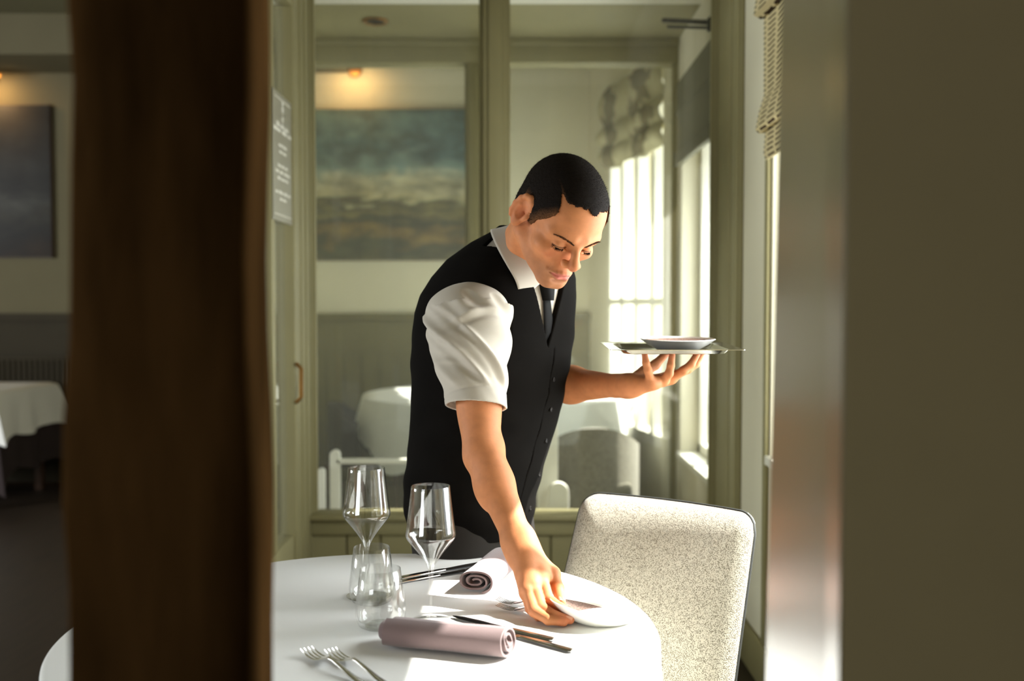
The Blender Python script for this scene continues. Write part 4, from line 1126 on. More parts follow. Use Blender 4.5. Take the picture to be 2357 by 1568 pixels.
# ---- joints (picture point and distance, then a place)
NB = P(1176, 628, 2.20)                       # base of the neck
RS = P(1082, 738, 2.07); RE = P(1112, 1048, 1.965); RW = P(1203, 1268, 1.865)
LS = P(1262, 690, 2.42); LE = P(1250, 884, 2.42); LW = P(1446, 889, 2.205)
neck = Node()
neck.cone(H(0, -0.038, -0.050), NB, 0.058, 0.064, 0.02)
for s in (-1, 1): neck.cone(H(s * 0.058, -0.028, -0.050), NB + hL * (s * 0.012) + hF * 0.030 - hU * 0.02, 0.013, 0.010, 0.02)
# ---- trunk: slices read off as left edge, right edge, distance
bF = Vector((0.86, -0.51, 0.0)).normalized(); bL = Vector((-bF.y, bF.x, 0))     # facing, and his left
ROWS = [(520, 1150, 1212, 2.17), (535, 1132, 1240, 2.18), (560, 1088, 1282, 2.20), (600, 1036, 1312, 2.22), (640, 1002, 1322, 2.235), (680, 978, 1323, 2.25), (720, 965, 1321, 2.26), (780, 960, 1317, 2.27), (830, 957, 1310, 2.275), (900, 957, 1298, 2.285), (960, 956, 1283, 2.295), (1020, 950, 1265, 2.305), (1080, 941, 1248, 2.315), (1140, 938, 1232, 2.325), (1200, 946, 1222, 2.335), (1260, 958, 1222, 2.34), (1400, 970, 1228, 2.34)]
tz = []; tcx = []; tcy = []; ta = []; tb_ = []
for y, xl, xr, d in ROWS:
    a = P(xl, y, d); b = P(xr, y, d); c = (a + b) / 2; hw = (b - a).length / 2
    ratio = 0.80                                   # depth / width of the trunk
    # half width on screen = sqrt((A*bL.x)^2 + (ratio*A*bF.x)^2)
    A_ = hw / math.sqrt(bL.x ** 2 + (ratio * bF.x) ** 2)
    tz.append(c.z); tcx.append(c.x); tcy.append(c.y); ta.append(A_); tb_.append(A_ * ratio)
o_ = np.argsort(tz); tz, tcx, tcy, ta, tb_ = [np.array(q)[o_] for q in (tz, tcx, tcy, ta, tb_)]
def trunk_at(z): return (np.interp(z, tz, tcx), np.interp(z, tz, tcy), np.interp(z, tz, ta), np.interp(z, tz, tb_))
bl = A3(bL); bf = A3(bF)
def trunk(off, fold=0.0, rim=0.0):
    def f(p, *_):
        z = p[:, 2]; cx, cy, a, b = trunk_at(z)
        x = p[:, 0] - cx; y = p[:, 1] - cy
        u = (x * bl[0] + y * bl[1]) / (a + off); v = (x * bf[0] + y * bf[1]) / (b + off)
        r = (np.abs(u) ** 2.25 + np.abs(v) ** 2.25) ** (1 / 2.25)
        d = (r - 1) * np.minimum(a, b) * 0.92
        if fold: d = d + fold * (np.sin(z * 55 + u * 5) * np.sin(v * 4 + z * 21) + 0.5 * np.sin(z * 90 - v * 7)) * np.clip((1.35 - z) * 4, 0.15, 1)
        return np.maximum(d, np.maximum(z - tz[-1], tz[0] - z)).astype(np.float32)
    return f
def chest(s, z, out=0.0):                             # point on the front of the trunk, s = offset to his left
    cx, cy, a, b = [float(q) for q in trunk_at(z)]
    u = min(abs(s) / a, 0.98); v = (1 - u ** 2.25) ** (1 / 2.25)
    return Vector((cx, cy, z)) + bL * s + bF * (b * v + out)
def hit(px, py, f, d=1.7):
    r = ray(px, py)
    for _ in range(200):
        p = CAM + r * d; v = float(f(np.array([[p.x, p.y, p.z]], dtype=np.float32))[0])
        if v < 0.0005: break
        d += max(v * 0.6, 0.0005)
        if d > 3: break
    return CAM + r * d
TCEN = P(1140, 880, 2.28); TRAD = 0.75
# ---- hands
def hand(node, W, fingers, thumb, palm, wr, pr):
    f = Node()
    for pts, rads in fingers: 
        c = Node().chain(pts, rads, 0.004)
        m = sum((Vector(p) for p in pts), Vector()) / len(pts); f.node(c, m, 0.10, 0.0016)
    c = Node().chain(thumb[0], thumb[1], 0.006); m = sum((Vector(p) for p in thumb[0]), Vector()) / len(thumb[0]); f.node(c, m, 0.11, 0.002)
    g = Node()
    for a, b, ra, rb in palm: g.cone(a, b, ra, rb, 0.012)
    g.node(f, W, 0.3, 0.006)
    return g
# right hand, setting the plate down
iM, mM, rM, pM = P(1246, 1326, 1.822), P(1228, 1344, 1.800), P(1215, 1360, 1.788), P(1209, 1366, 1.800)
rfing = [([iM, P(1262, 1380, 1.775), P(1290, 1400, 1.755), P(1316, 1415, 1.742)], [0.0108, 0.0100, 0.0088, 0.0076]),
         ([mM, P(1246, 1400, 1.752), P(1278, 1419, 1.732), P(1312, 1427, 1.725)], [0.0110, 0.0103, 0.0090, 0.0078]),
         ([rM, P(1230, 1408, 1.742), P(1262, 1427, 1.722), P(1298, 1432, 1.718)], [0.0106, 0.0098, 0.0087, 0.0076]),
         ([pM, P(1220, 1402, 1.765), P(1240, 1420, 1.755), P(1262, 1424, 1.752)], [0.0092, 0.0084, 0.0075, 0.0066])]
rthumb = ([P(1238, 1296, 1.868), P(1272, 1322, 1.850), P(1284, 1356, 1.822), P(1291, 1386, 1.790)], [0.0150, 0.0132, 0.0114, 0.0090])
rpalm = [(RW, iM, 0.024, 0.0135), (RW, mM, 0.024, 0.0135), (RW, rM, 0.023, 0.0125), (RW, pM, 0.022, 0.0110), (RW, rthumb[0][1], 0.022, 0.0140), (iM, rM, 0.0125, 0.0120), (P(1235, 1300, 1.850), P(1250, 1330, 1.826), 0.019, 0.013)]
rh = hand(None, RW, rfing, rthumb, rpalm, 0, 0)
# knuckles and tendons
for m_, w_ in ((iM, 0.0062), (mM, 0.0064), (rM, 0.0058)):
    n_ = (CAM - m_).normalized(); rh.ell(m_ + n_ * 0.0085, (w_, w_, w_), 0.007)
    rh.cone(m_ + n_ * 0.0085, RW.lerp(m_, 0.15) + n_ * 0.019, 0.0024, 0.0020, 0.006)
# left hand, palm up under the tray
TB = TRC.z - 0.0092
def onTray(px, py, d, r):
    p = P(px, py, d); return Vector((p.x, p.y, TB - r * 0.9))
lp, lr, lm, li = P(1499, 882, 2.170), P(1528, 876, 2.180), P(1545, 872, 2.205), P(1546, 868, 2.235)
lfing = [([lp, P(1491, 852, 2.150), P(1487, 836, 2.148), onTray(1484, 826, 2.150, 0.0066)], [0.0098, 0.0086, 0.0076, 0.0066]),
         ([lr, P(1540, 860, 2.165), P(1544, 842, 2.165), onTray(1547, 827, 2.168, 0.0070)], [0.0104, 0.0092, 0.0082, 0.0070]),
         ([lm, P(1574, 853, 2.195), P(1591, 839, 2.195), onTray(1604, 829, 2.200, 0.0074)], [0.0112, 0.0098, 0.0086, 0.0074]),
         ([li, P(1584, 850, 2.240), P(1602, 838, 2.245), onTray(1616, 830, 2.250, 0.0072)], [0.0110, 0.0096, 0.0084, 0.0072])]
lthumb = ([P(1464, 876, 2.225), P(1484, 856, 2.250), P(1508, 840, 2.262), onTray(1534, 829, 2.268, 0.0080)], [0.0150, 0.0125, 0.0108, 0.0082])
lpalm = [(LW, lp, 0.0195, 0.0120), (LW, lr, 0.0190, 0.0122), (LW, lm, 0.0190, 0.0125), (LW, li, 0.0185, 0.0120), (LW, lthumb[0][1], 0.0185, 0.0125), (lp, li, 0.0112, 0.0118), (P(1468, 888, 2.19), P(1508, 882, 2.175), 0.0175, 0.0115)]
lh = hand(None, LW, lfing, lthumb, lpalm, 0, 0)
skin = Node()
skin.node(Local(headw, HR, HO), HO, 0.16, 0.0)
skin.node(neck, (NB + HO) / 2, 0.20, 0.022)
skin.fn(trunk(-0.030), TCEN, TRAD, 0.03)
# right arm
ra = Node()
M1 = RS.lerp(RE, 0.5)
ra.cone(RS, RE, 0.046, 0.0385, 0.02)
ra.ell(RS.lerp(RE, 0.60) + Vector((0.004, -0.006, 0.0)), (0.0415, 0.043, 0.085), 0.02, 'u')
ra.cone(RE, RE.lerp(RW, 0.32), 0.0365, 0.0360, 0.015)
ra.cone(RE.lerp(RW, 0.32), RW, 0.0360, 0.0250, 0.015)
fa = (RW - RE).normalized(); side = fa.cross((CAM - RE).normalized()).normalized()
ra.ell(RE.lerp(RW, 0.27) + side * 0.004, (0.031, 0.031, 0.060), 0.02)
ra.ell(RE - side * 0.022 + Vector((0, 0.012, 0.004)), (0.016, 0.018, 0.020), 0.025)
ra.cone(RW - fa * 0.02 - side * 0.012, RW + fa * 0.012 - side * 0.010, 0.021, 0.020, 0.02); ra.cone(RW - fa * 0.02 + side * 0.012, RW + fa * 0.012 + side * 0.010, 0.021, 0.020, 0.02)
ra.node(rh, RW, 0.26, 0.014)
skin.node(ra, RE, 0.48, 0.03)
# left arm
la = Node()
la.cone(LS, LE, 0.052, 0.040, 0.02)
fl = (LW - LE).normalized(); upl = Vector((0, 0, 1))
la.cone(LE, LE.lerp(LW, 0.35), 0.040, 0.0425, 0.02); la.cone(LE.lerp(LW, 0.35), LW, 0.0415, 0.0205, 0.02)
la.cone(LW - fl * 0.03, LW + fl * 0.01, 0.0205, 0.0200, 0.02)
la.node(lh, LW, 0.24, 0.014)
skin.node(la, LE, 0.50, 0.03)
M_SKIN = mat('skin', S(206, 142, 102), 0.6, spec=0.22, sss=0.07)
def skin_nodes():
    nt = M_SKIN.node_tree; b = nt.nodes['Principled BSDF']
    a = nt.nodes.new('ShaderNodeAttribute'); a.attribute_name = 'tint'
    tc = nt.nodes.new('ShaderNodeTexCoord'); n = nt.nodes.new('ShaderNodeTexNoise'); n.inputs['Scale'].default_value = 55; n.inputs['Detail'].default_value = 6
    nt.links.new(tc.outputs['Object'], n.inputs['Vector'])
    mr = nt.nodes.new('ShaderNodeMapRange'); mr.inputs['From Min'].default_value = .3; mr.inputs['From Max'].default_value = .7; mr.inputs['To Min'].default_value = .9; mr.inputs['To Max'].default_value = 1.08
    nt.links.new(n.outputs['Fac'], mr.inputs['Value'])
    vm = nt.nodes.new('ShaderNodeVectorMath'); vm.operation = 'SCALE'; nt.links.new(a.outputs['Color'], vm.inputs[0]); nt.links.new(mr.outputs[0], vm.inputs['Scale'])
    nt.links.new(vm.outputs[0], b.inputs['Base Color'])
    n2 = nt.nodes.new('ShaderNodeTexNoise'); n2.inputs['Scale'].default_value = 320; nt.links.new(tc.outputs['Object'], n2.inputs['Vector'])
    bp = nt.nodes.new('ShaderNodeBump'); bp.inputs['Strength'].default_value = 0.10; bp.inputs['Distance'].default_value = 0.0012
    nt.links.new(n2.outputs['Fac'], bp.inputs['Height']); nt.links.new(bp.outputs[0], b.inputs['Normal'])
skin_nodes()
SK = np.array(S(200, 132, 88)[:3]); LIP = np.array(S(196, 112, 100)[:3]); STUB = np.array(S(150, 106, 78)[:3]); RED = np.array(S(206, 116, 86)[:3]); LASH = np.array(S(60, 40, 30)[:3]); SCALP = np.array(S(84, 62, 46)[:3])
HRn = np.array(HR, dtype=np.float32); HOn = A3(HO)
tips = np.array([A3(f[0][-1]) for f in rfing + lfing] + [A3(rthumb[0][-1]), A3(lthumb[0][-1])])
kn = np.array([A3(q) for q in (iM, mM, rM, pM)] + [A3(f[0][1]) for f in rfing])
def tint(V):
    q = (V - HOn) @ HRn.T; q[:, 2] = np.where(q[:, 2] < 0, q[:, 2] * 1.09, q[:, 2] * 0.96)
    c = np.tile(SK, (len(V), 1))
    g = lambda d, s: np.exp(-(d / s) ** 2)
    def mixin(c, col, w): w = np.clip(w, 0, 1)[:, None]; return c * (1 - w) + col * w
    lx = np.abs(q[:, 0])
    jaw = np.clip((q[:, 1] - 0.01) / 0.03, 0, 1) * np.clip((-0.052 - q[:, 2] + 0.0) / 0.02, 0, 1) * np.clip((0.16 - np.linalg.norm(q, axis=1)) / 0.01, 0, 1)
    c = mixin(c, STUB, jaw * 0.55)
    mz = -0.0716 - 14 * 0 * lx
    lip = np.clip((0.0255 - lx) / 0.004, 0, 1) * np.clip((0.0098 * (1 - (lx / 0.029) ** 2) - np.abs(q[:, 2] + 0.0722)) / 0.0022, 0, 1) * (q[:, 1] > 0.07)
    c = mixin(c, LIP, lip * 0.85)
    nose = g(np.linalg.norm(q - np.array((0, 0.113, -0.039)), axis=1), 0.017)
    c = mixin(c, RED, nose * 0.55)
    for s in (-1, 1):
        c = mixin(c, RED, g(np.linalg.norm(q - np.array((s * 0.042, 0.078, -0.032)), axis=1), 0.018) * 0.35)
        c = mixin(c, RED, g(np.linalg.norm(q - np.array((s * 0.082, -0.016, -0.004)), axis=1), 0.028) * 0.35)
        c = mixin(c, LASH, g(q[:, 2] + 0.0068 + 0.03 * 0 + (np.abs(q[:, 0] - s * 0.032) ** 2) * 4, 0.0014) * (np.abs(q[:, 0] - s * 0.032) < 0.0155) * (q[:, 1] > 0.075) * 0.9)
    for t in tips: c = mixin(c, RED, g(np.linalg.norm(V - t, axis=1), 0.014) * 0.5)
    for t in kn: c = mixin(c, RED, g(np.linalg.norm(V - t, axis=1), 0.013) * 0.3)
    return c
man = empty('person', P(1090, 1200, 2.335) * 1.0, 'man in white shirt, black waistcoat and tie bending to set a plate on the table', 'person')
man.location = (man.location.x, man.location.y, 0.0)
FINE = globals().get('FINE', 0.0016)
allp = [HO + Vector((0, 0, 0.2)), RW + Vector((0, -0.22, -0.12)), LW + Vector((0.25, 0.1, 0)), P(940, 1250, 2.5)]
body = sdf_obj('body', skin, (-0.26, 1.66, 0.74), (0.46, 2.66, 1.66), FINE, M_SKIN, 1, tint)
# ---- hair
capn = Node()
capn.ell((0, -0.013, 0.037), (0.0775 + 0.0030, 0.099 + 0.0055, 0.084 + 0.0085), 0.02)
capn.ell((0, 0.026, 0.032), (0.068 + 0.0030, 0.066 + 0.0032, 0.072 + 0.0070), 0.02)
capn.cone((-0.030, -0.060, -0.015), (0.030, -0.060, -0.015), 0.034, 0.034, 0.03)
def hairline(p, *_):
    x = np.abs(p[:, 0]); y = p[:, 1]; z = p[:, 2]
    # lower border of the hair as a height for each place round the head
    front = np.interp(x, [0, 0.026, 0.047, 0.0545, 0.0575], [0.083, 0.082, 0.079, 0.0855, 0.084]) - 0.0085 * np.exp(-((p[:, 0] - 0.004) / 0.009) ** 2) + 0.0012 * np.sin(p[:, 0] * 420)
    sidez = np.interp(y, [0.0, 0.012, 0.026, 0.0295, 0.045, 0.0545, 0.0640], [-0.016, -0.012, 0.002, 0.010, 0.024, 0.0356, 0.052])
    w = np.clip((x - 0.0572) / 0.0024, 0, 1)
    lim = front * (1 - w) + sidez * w
    lim = np.where(y > 0.0, lim, np.where(y > -0.034, 0.016, -0.050))
    lim = lim + 0.0010 * np.sin(p[:, 0] * 900) * np.sin(y * 720)
    edge = (lim - z) * 0.55
    return edge.astype(np.float32)
capn.fn(hairline, (0, 0, 0.03), 0.25, 0.003, 'i')
def hairnoise(p, *_):
    return (capn(p) + 0.0007 * np.sin(p[:, 0] * 1500 + 3 * np.sin(p[:, 1] * 800)) * np.sin(p[:, 1] * 1300 + p[:, 2] * 900)).astype(np.float32)
M_HAIR = mat('dark_brown_hair', S(24, 18, 13), 0.75, spec=0.08, noise=0.3, nscale=300, bump=0.5, bscale=900)
def hair_tint(V):
    q = (V - HOn) @ HRn.T
    e = -hairline(q) / 0.55                                  # height above the hairline
    side = np.clip((np.abs(q[:, 0]) - 0.052) / 0.012, 0, 1)
    w = np.clip(1 - e / (0.004 + 0.026 * side), 0, 1) * (0.25 + 0.75 * side) * 0.8
    return np.array(S(24, 18, 13)[:3]) * (1 - w[:, None]) + np.array(S(112, 76, 48)[:3]) * w[:, None]
def hair_nodes():
    nt = M_HAIR.node_tree; b = nt.nodes['Principled BSDF']
    a = nt.nodes.new('ShaderNodeAttribute'); a.attribute_name = 'tint'
    n = nt.nodes.new('ShaderNodeTexNoise'); n.inputs['Scale'].default_value = 900; n.inputs['Detail'].default_value = 2
    tc = nt.nodes.new('ShaderNodeTexCoord'); nt.links.new(tc.outputs['Object'], n.inputs['Vector'])
    mr = nt.nodes.new('ShaderNodeMapRange'); mr.inputs['From Min'].default_value = .35; mr.inputs['From Max'].default_value = .65; mr.inputs['To Min'].default_value = .45; mr.inputs['To Max'].default_value = 1.5
    nt.links.new(n.outputs['Fac'], mr.inputs['Value'])
    vm = nt.nodes.new('ShaderNodeVectorMath'); vm.operation = 'SCALE'; nt.links.new(a.outputs['Color'], vm.inputs[0]); nt.links.new(mr.outputs[0], vm.inputs['Scale'])
    nt.links.new(vm.outputs[0], b.inputs['Base Color'])
hair_nodes()
M_STRAND = mat('dark_hair_strands', S(24, 18, 13), 0.8, spec=0.05)
hair = sdf_obj('hair', Local(lambda p, a=None, b=None: hairnoise(p), HR, HO), [HO[i] - 0.17 for i in range(3)], [HO[i] + 0.17 for i in range(3)], 0.0018, M_HAIR, 1, hair_tint)
# fine bristles of the crop
rnd = random.Random(11); bm_ = MB()
vs = hair.data.vertices; step = max(1, len(vs) // 5200)
for i in range(0, len(vs), step):
    p = vs[i].co.copy(); n = vs[i].normal.copy()
    q = Vector((p - HO).to_tuple()); y = q.dot(hF); z = q.dot(hU); x = q.dot(hL)
    if n.dot((p - HO).normalized()) < 0.35: continue
    d = (n + Vector((rnd.uniform(-.35, .35), rnd.uniform(-.35, .35), rnd.uniform(-.35, .35))) + hF * 0.25).normalized()
    L_ = rnd.uniform(0.0025, 0.0055); t = d.orthogonal().normalized() * 0.00035; t2 = d.cross(t).normalized() * 0.00035
    p = p - n * 0.001
    k = len(bm_.v); bm_.v += [p + t, p - t * 0.5 + t2, p - t * 0.5 - t2, p + d * L_]; bm_.f += [[k, k + 1, k + 3], [k + 1, k + 2, k + 3], [k + 2, k, k + 3]]
bristle = bm_.build('bristles', M_STRAND); bristle['kind'] = 'stuff'
# ---- eyebrows, lashes
M_BROW = mat('brown_brow_hair', S(66, 45, 30), 0.8, spec=0.05)
def hair_strip(pts, w, n, L, name, m, spread, down):
    mb = MB(); r = random.Random(3)
    for i in range(n):
        t = r.random() * (len(pts) - 1); k = min(int(t), len(pts) - 2); p = Vector(pts[k]).lerp(Vector(pts[k + 1]), t - k)
        p = p + hU * r.uniform(-w, w) * (0.5 + 0.5 * math.sin(min(1, t / (len(pts) - 1) * 1.15) * math.pi))
        d = (hL * spread * (1 if (p - HO).dot(hL) > 0 else -1) + hF * 0.35 + hU * down + Vector((r.uniform(-.2, .2), r.uniform(-.2, .2), r.uniform(-.2, .2)))).normalized()
        l = L * r.uniform(0.7, 1.2); s = d.orthogonal().normalized() * 0.00045; s2 = d.cross(s).normalized() * 0.00045
        k2 = len(mb.v); mb.v += [p + s, p - s * 0.5 + s2, p - s * 0.5 - s2, p + d * l]; mb.f += [[k2, k2 + 1, k2 + 3], [k2 + 1, k2 + 2, k2 + 3], [k2 + 2, k2, k2 + 3]]
    o = mb.build(name, m); o['kind'] = 'stuff'; return o
def surf_front(x, z, off=0.0):                      # march onto the face from the front
    y = 0.14
    for _ in range(60):
        d = float(headw(np.array([[x, y, z]], dtype=np.float32))[0])
        if d < 0.0004: break
        y -= max(d * 0.7, 0.0003)
    return H(x, y + off, z)
fine = []
for s in (-1, 1):
    br_ = [surf_front(s * x, z, -0.0008) for x, z in ((0.011, 0.0090), (0.020, 0.0125), (0.031, 0.0150), (0.043, 0.0165), (0.0545, 0.0150))]
    fine.append(hair_strip(br_, 0.0024, 210, 0.0054, 'eyebrow', M_BROW, 1.0, 0.15))
    la_ = [surf_front(s * x, z, 0.0) for x, z in ((0.0185, -0.0075), (0.026, -0.0085), (0.034, -0.0090), (0.042, -0.0088), (0.0475, -0.0075))]
    fine.append(hair_strip(la_, 0.0003, 80, 0.0068, 'eyelashes', M_STRAND, 0.25, -0.75))
# ---- fingernails
M_NAIL = mat('fingernail', S(214, 154, 124), 0.45, spec=0.35)
nails = []
for pts, r_ in ((rthumb[0], 0.0090), (rfing[0][0], 0.0080), (rfing[1][0], 0.0080), (lfing[0][0], 0.0068)):
    t_, b_ = Vector(pts[-1]), Vector(pts[-2]); d_ = (t_ - b_).normalized()
    n_ = Vector((-0.25, -0.55, 0.8)) if pts is not lfing[0][0] else Vector((-0.9, -0.3, 0.1)); n_ = (n_ - d_ * n_.dot(d_)).normalized(); w_ = d_.cross(n_)
    c_ = t_ - d_ * 0.001
    nm = MB().grid(lambda u, v: c_ + d_ * (0.0065 * (v * 2 - 1) * math.sqrt(max(0.12, 1 - (abs(2 * u - 1) ** 3)))) + w_ * (r_ * 0.72 * math.sin((2 * u - 1) * 1.1)) + n_ * (r_ * (1.06 * math.cos((2 * u - 1) * 1.1) - 0.06 * (v * 2 - 1) ** 2)), 11, 9)
    nails.append(nm.build('fingernail', M_NAIL))
# ---- shirt
c0 = P(1208, 590, 2.125)
cax = cam2w((0.84, -0.50, -0.16)).normalized()
cfr = cam2w((0.47, 0.86, -0.22)); cfr = (cfr - cax * cfr.dot(cax)).normalized(); csd = cax.cross(cfr)
M_SHIRT = mat('white_shirt_cotton', S(192, 185, 172), 0.88, spec=0.15, bump=0.06, bscale=700, sheen=0.15)
M_VEST = mat('black_waistcoat_cloth', S(15, 13, 11), 0.95, spec=0.06, bump=0.1, bscale=600, noise=0.1, nscale=20)
M_VBACK = mat('black_satin_back', S(28, 25, 23), 0.5, spec=0.4)
M_TIE = mat('black_tie_silk', S(14, 13, 12), 0.75, spec=0.12, bump=0.1, bscale=900)
M_TROUSER = mat('charcoal_trouser_wool', S(44, 41, 38), 0.9, spec=0.15, bump=0.1, bscale=500)
HEM = RS.lerp(RE, 0.655); ax = (RE - RS).normalized()
SA = RS - ax * 0.018 + Vector((-0.004, 0.0, 0.0))
axn = A3(ax); san = A3(SA)
e1 = (CAM - RS).normalized(); e1 = (e1 - ax * e1.dot(ax)).normalized(); e2 = ax.cross(e1); E1 = A3(e1); E2 = A3(e2)
SL = (HEM - SA).length
def sleeve(off):
    def f(p, *_):
        q = p - san; t = q @ axn; u = q @ E1; v = q @ E2; tt = np.clip(t / SL, -0.4, 1.2)
        # width across the picture / towards the viewer change down the sleeve
        rv = np.interp(tt, [-0.35, -0.15, 0.1, 0.35, 0.6, 0.85, 1.0], [0.072, 0.086, 0.090, 0.084, 0.073, 0.064, 0.0615]) + off
        ru = np.interp(tt, [-0.35, -0.15, 0.1, 0.35, 0.6, 0.85, 1.0], [0.060, 0.068, 0.075, 0.074, 0.068, 0.063, 0.0625]) + off
        th = np.arctan2(v, u)
        r = np.sqrt((u / ru) ** 2 + (v / rv) ** 2)
        d = (r - 1) * np.minimum(ru, rv)
        # creases that run diagonally round the sleeve and gathers at the shoulder seam
        def ridge(c, w): return np.exp(-(c / w) ** 2)
        dg = th + 2.3 * tt                                        # diagonal coordinate
        fold = 0.0075 * ridge(dg - 1.55, 0.13) - 0.004 * ridge(dg - 1.85, 0.16) + 0.0055 * ridge(dg - 0.75, 0.10) * np.clip(tt * 3, 0, 1) - 0.003 * ridge(dg - 0.98, 0.12)
        fold = fold + 0.0045 * ridge(dg - 2.5, 0.16) + 0.003 * np.sin(dg * 3.0 + tt * 9)
        fold = fold + (0.0050 * ridge(tt - 0.16 - 0.06 * np.sin(th * 2), 0.035) - 0.0045 * ridge(tt - 0.235 - 0.06 * np.sin(th * 2), 0.03)) * ridge(th + 0.15, 0.7)
        fold = fold + 0.0055 * ridge(tt + 0.02, 0.16) * np.sin(th * 8 + 2.0 * np.sin(tt * 7)) * np.clip(1.2 - th, 0, 1)
        fold = fold + 0.0028 * ridge(tt - 0.55 + 0.10 * th, 0.035) * ridge(th - 0.6, 0.6) + 0.0028 * ridge(tt - 0.66 + 0.10 * th, 0.03) * ridge(th - 0.7, 0.5)
        fold = fold * np.clip((0.90 - tt) / 0.10, 0.10, 1)
        fold = fold - 0.0016 * np.exp(-((tt - 0.885) / 0.010) ** 2)
        d = d - fold
        cap = np.sqrt(np.maximum(-t - 0.0, 0) ** 2 + (np.maximum(r, 1e-4) * np.minimum(ru, rv)) ** 2) - np.minimum(ru, rv) * 1.0
        d = np.where(t < 0, np.maximum(d, cap * 0.9), d)
        return d.astype(np.float32)
    return f
hem_n = A3((ax + e2 * 0.16 - e1 * 0.10).normalized()); hem_p = A3(HEM)
shirt = Node()
shirt.fn(trunk(-0.012), TCEN, TRAD, 0.01)
ls = Node(); ls.cone(LS, LE.lerp(LS, 0.1), 0.064, 0.060, 0.02); shirt.node(ls, LS, 0.25, 0.03)
sl = Node(); sl.fn(sleeve(0.0), SA.lerp(HEM, 0.4), 0.24, 0.0)
sl.fn(lambda p, *_: ((p - hem_p) @ hem_n).astype(np.float32), HEM, 0.4, 0.0015, 'i')
shirt.node(sl, SA.lerp(HEM, 0.4), 0.26, 0.012)
shirt.fn(lambda p, *_: np.maximum(sleeve(-0.0050)(p), -((p - hem_p) @ hem_n) - 0.016).astype(np.float32), HEM, 0.16, 0.001, 's')
shirt.cone(c0 + cax * 0.002, c0 + cax * 0.2, 0.056, 0.072, 0.004, 's')
sh = sdf_obj('shirt', shirt, (-0.30, 1.85, 0.80), (0.22, 2.66, 1.56), 0.0024, M_SHIRT, 1)
# collar: a stand with the leaf turned down over it
def collar(u, v):
    a = math.radians(13 + 334 * u); fr = max(0.0, math.cos(a)) ** 2
    # v 0 outer lower edge .. 0.55 top fold .. 1 inner lower edge
    leaf = 0.046 + 0.034 * fr ** 3
    if v < 0.55: t = v / 0.55; h = 0.012 - leaf * (1 - t); r = 1.0 + 0.20 * (1 - t) ** 1.2
    else: t = (v - 0.55) / 0.45; h = 0.012 - 0.045 * t; r = 0.985 - 0.02 * t
    if 0.48 < v < 0.62: h += 0.0018
    return c0 + cax * h + cfr * (math.cos(a) * 0.0715 * r) + csd * (math.sin(a) * 0.0610 * r)
cm = MB().grid(collar, 72, 19)
co = cm.build('collar', M_SHIRT, angle=70)
md = co.modifiers.new('cloth', 'SOLIDIFY'); md.thickness = 0.0022; md.offset = 1.0
# ---- waistcoat
HZ = [(ROWS[i][0]) for i in range(len(ROWS))]
zof = lambda px, py, d=2.25: P(px, py, d).z
vest = Node()
vest.fn(trunk(0.0, 0.0016), TCEN, TRAD, 0.0)
zV = zof(1263, 800, 2.17); zTop = zof(1180, 540, 2.17)
sC = -0.004
tr0 = trunk(0.0)
vA, vC, vB = hit(1143, 566, tr0), hit(1263, 800, tr0), hit(1300, 652, tr0)
def vplane(a, b, flip):
    n = (b - a).cross(bF).normalized()
    return A3(n * flip), A3(a)
nA, oA = vplane(vA, vC, 1); nB, oB = vplane(vB, vC, 1)
mid_ = A3(vA.lerp(vB, 0.5) + Vector((0, 0, 0.05)))
if (mid_ - oA) @ nA > 0: nA = -nA
if (mid_ - oB) @ nB > 0: nB = -nB
def vneck(p, *_):
    cx, cy, a, b = trunk_at(p[:, 2])
    f = (p[:, 0] - cx) * bf[0] + (p[:, 1] - cy) * bf[1]
    return np.maximum(np.maximum((p - oA) @ nA, (p - oB) @ nB), -f).astype(np.float32)
vest.fn(vneck, P(1250, 680, 2.15), 0.35, 0.003, 's')
vest.cone(c0 - cax * 0.016, c0 + cax * 0.16, 0.057, 0.072, 0.004, 's')
# armholes
ahR = Matrix(((bL.x, bL.y, bL.z), (bF.x, bF.y, bF.z), (0, 0, 1))).transposed()
vest.ell(P(1072, 764, 2.06), (0.098, 0.092, 0.104), 0.004, 's', np.array(ahR))
vest.ell(LS + Vector((0.02, 0.06, -0.02)), (0.10, 0.085, 0.11), 0.004, 's', np.array(ahR))
zH = zof(1000, 1205, 2.33); zP = zof(1222, 1200, 2.2)
def hem(p, *_):
    z = p[:, 2]; cx, cy, a, b = trunk_at(z)
    s = (p[:, 0] - cx) * bl[0] + (p[:, 1] - cy) * bl[1]; f = (p[:, 0] - cx) * bf[0] + (p[:, 1] - cy) * bf[1]
    low = zH + 0.0 * s - 0.02 * np.clip(f / 0.13, 0, 1) + 0.03 * np.exp(-(s / 0.035) ** 2) * (f > 0)
    return (z - low).astype(np.float32) * -1
vest.fn(hem, P(1080, 1215, 2.3), 0.6, 0.003, 'i')
# front edge: the overlap of the two halves
def groove(p, *_):
    z = p[:, 2]; cx, cy, a, b = trunk_at(z)
    s = (p[:, 0] - cx) * bl[0] + (p[:, 1] - cy) * bl[1]; f = (p[:, 0] - cx) * bf[0] + (p[:, 1] - cy) * bf[1]
    return np.maximum(np.maximum(np.abs(s + 0.012) - 0.0016, -f), z - zV).astype(np.float32)
gr = Node(); gr.fn(groove, TCEN, TRAD, 0.0)
def groove_cut(p, bc=None, br=None):
    return np.maximum(groove(p), -(trunk(-0.0035)(p))).astype(np.float32)
vest.fn(groove_cut, TCEN, TRAD, 0.002, 's')
ve = sdf_obj('waistcoat', vest, (-0.30, 1.95, 0.70), (0.22, 2.66, 1.56), 0.0024, M_VEST, 1)
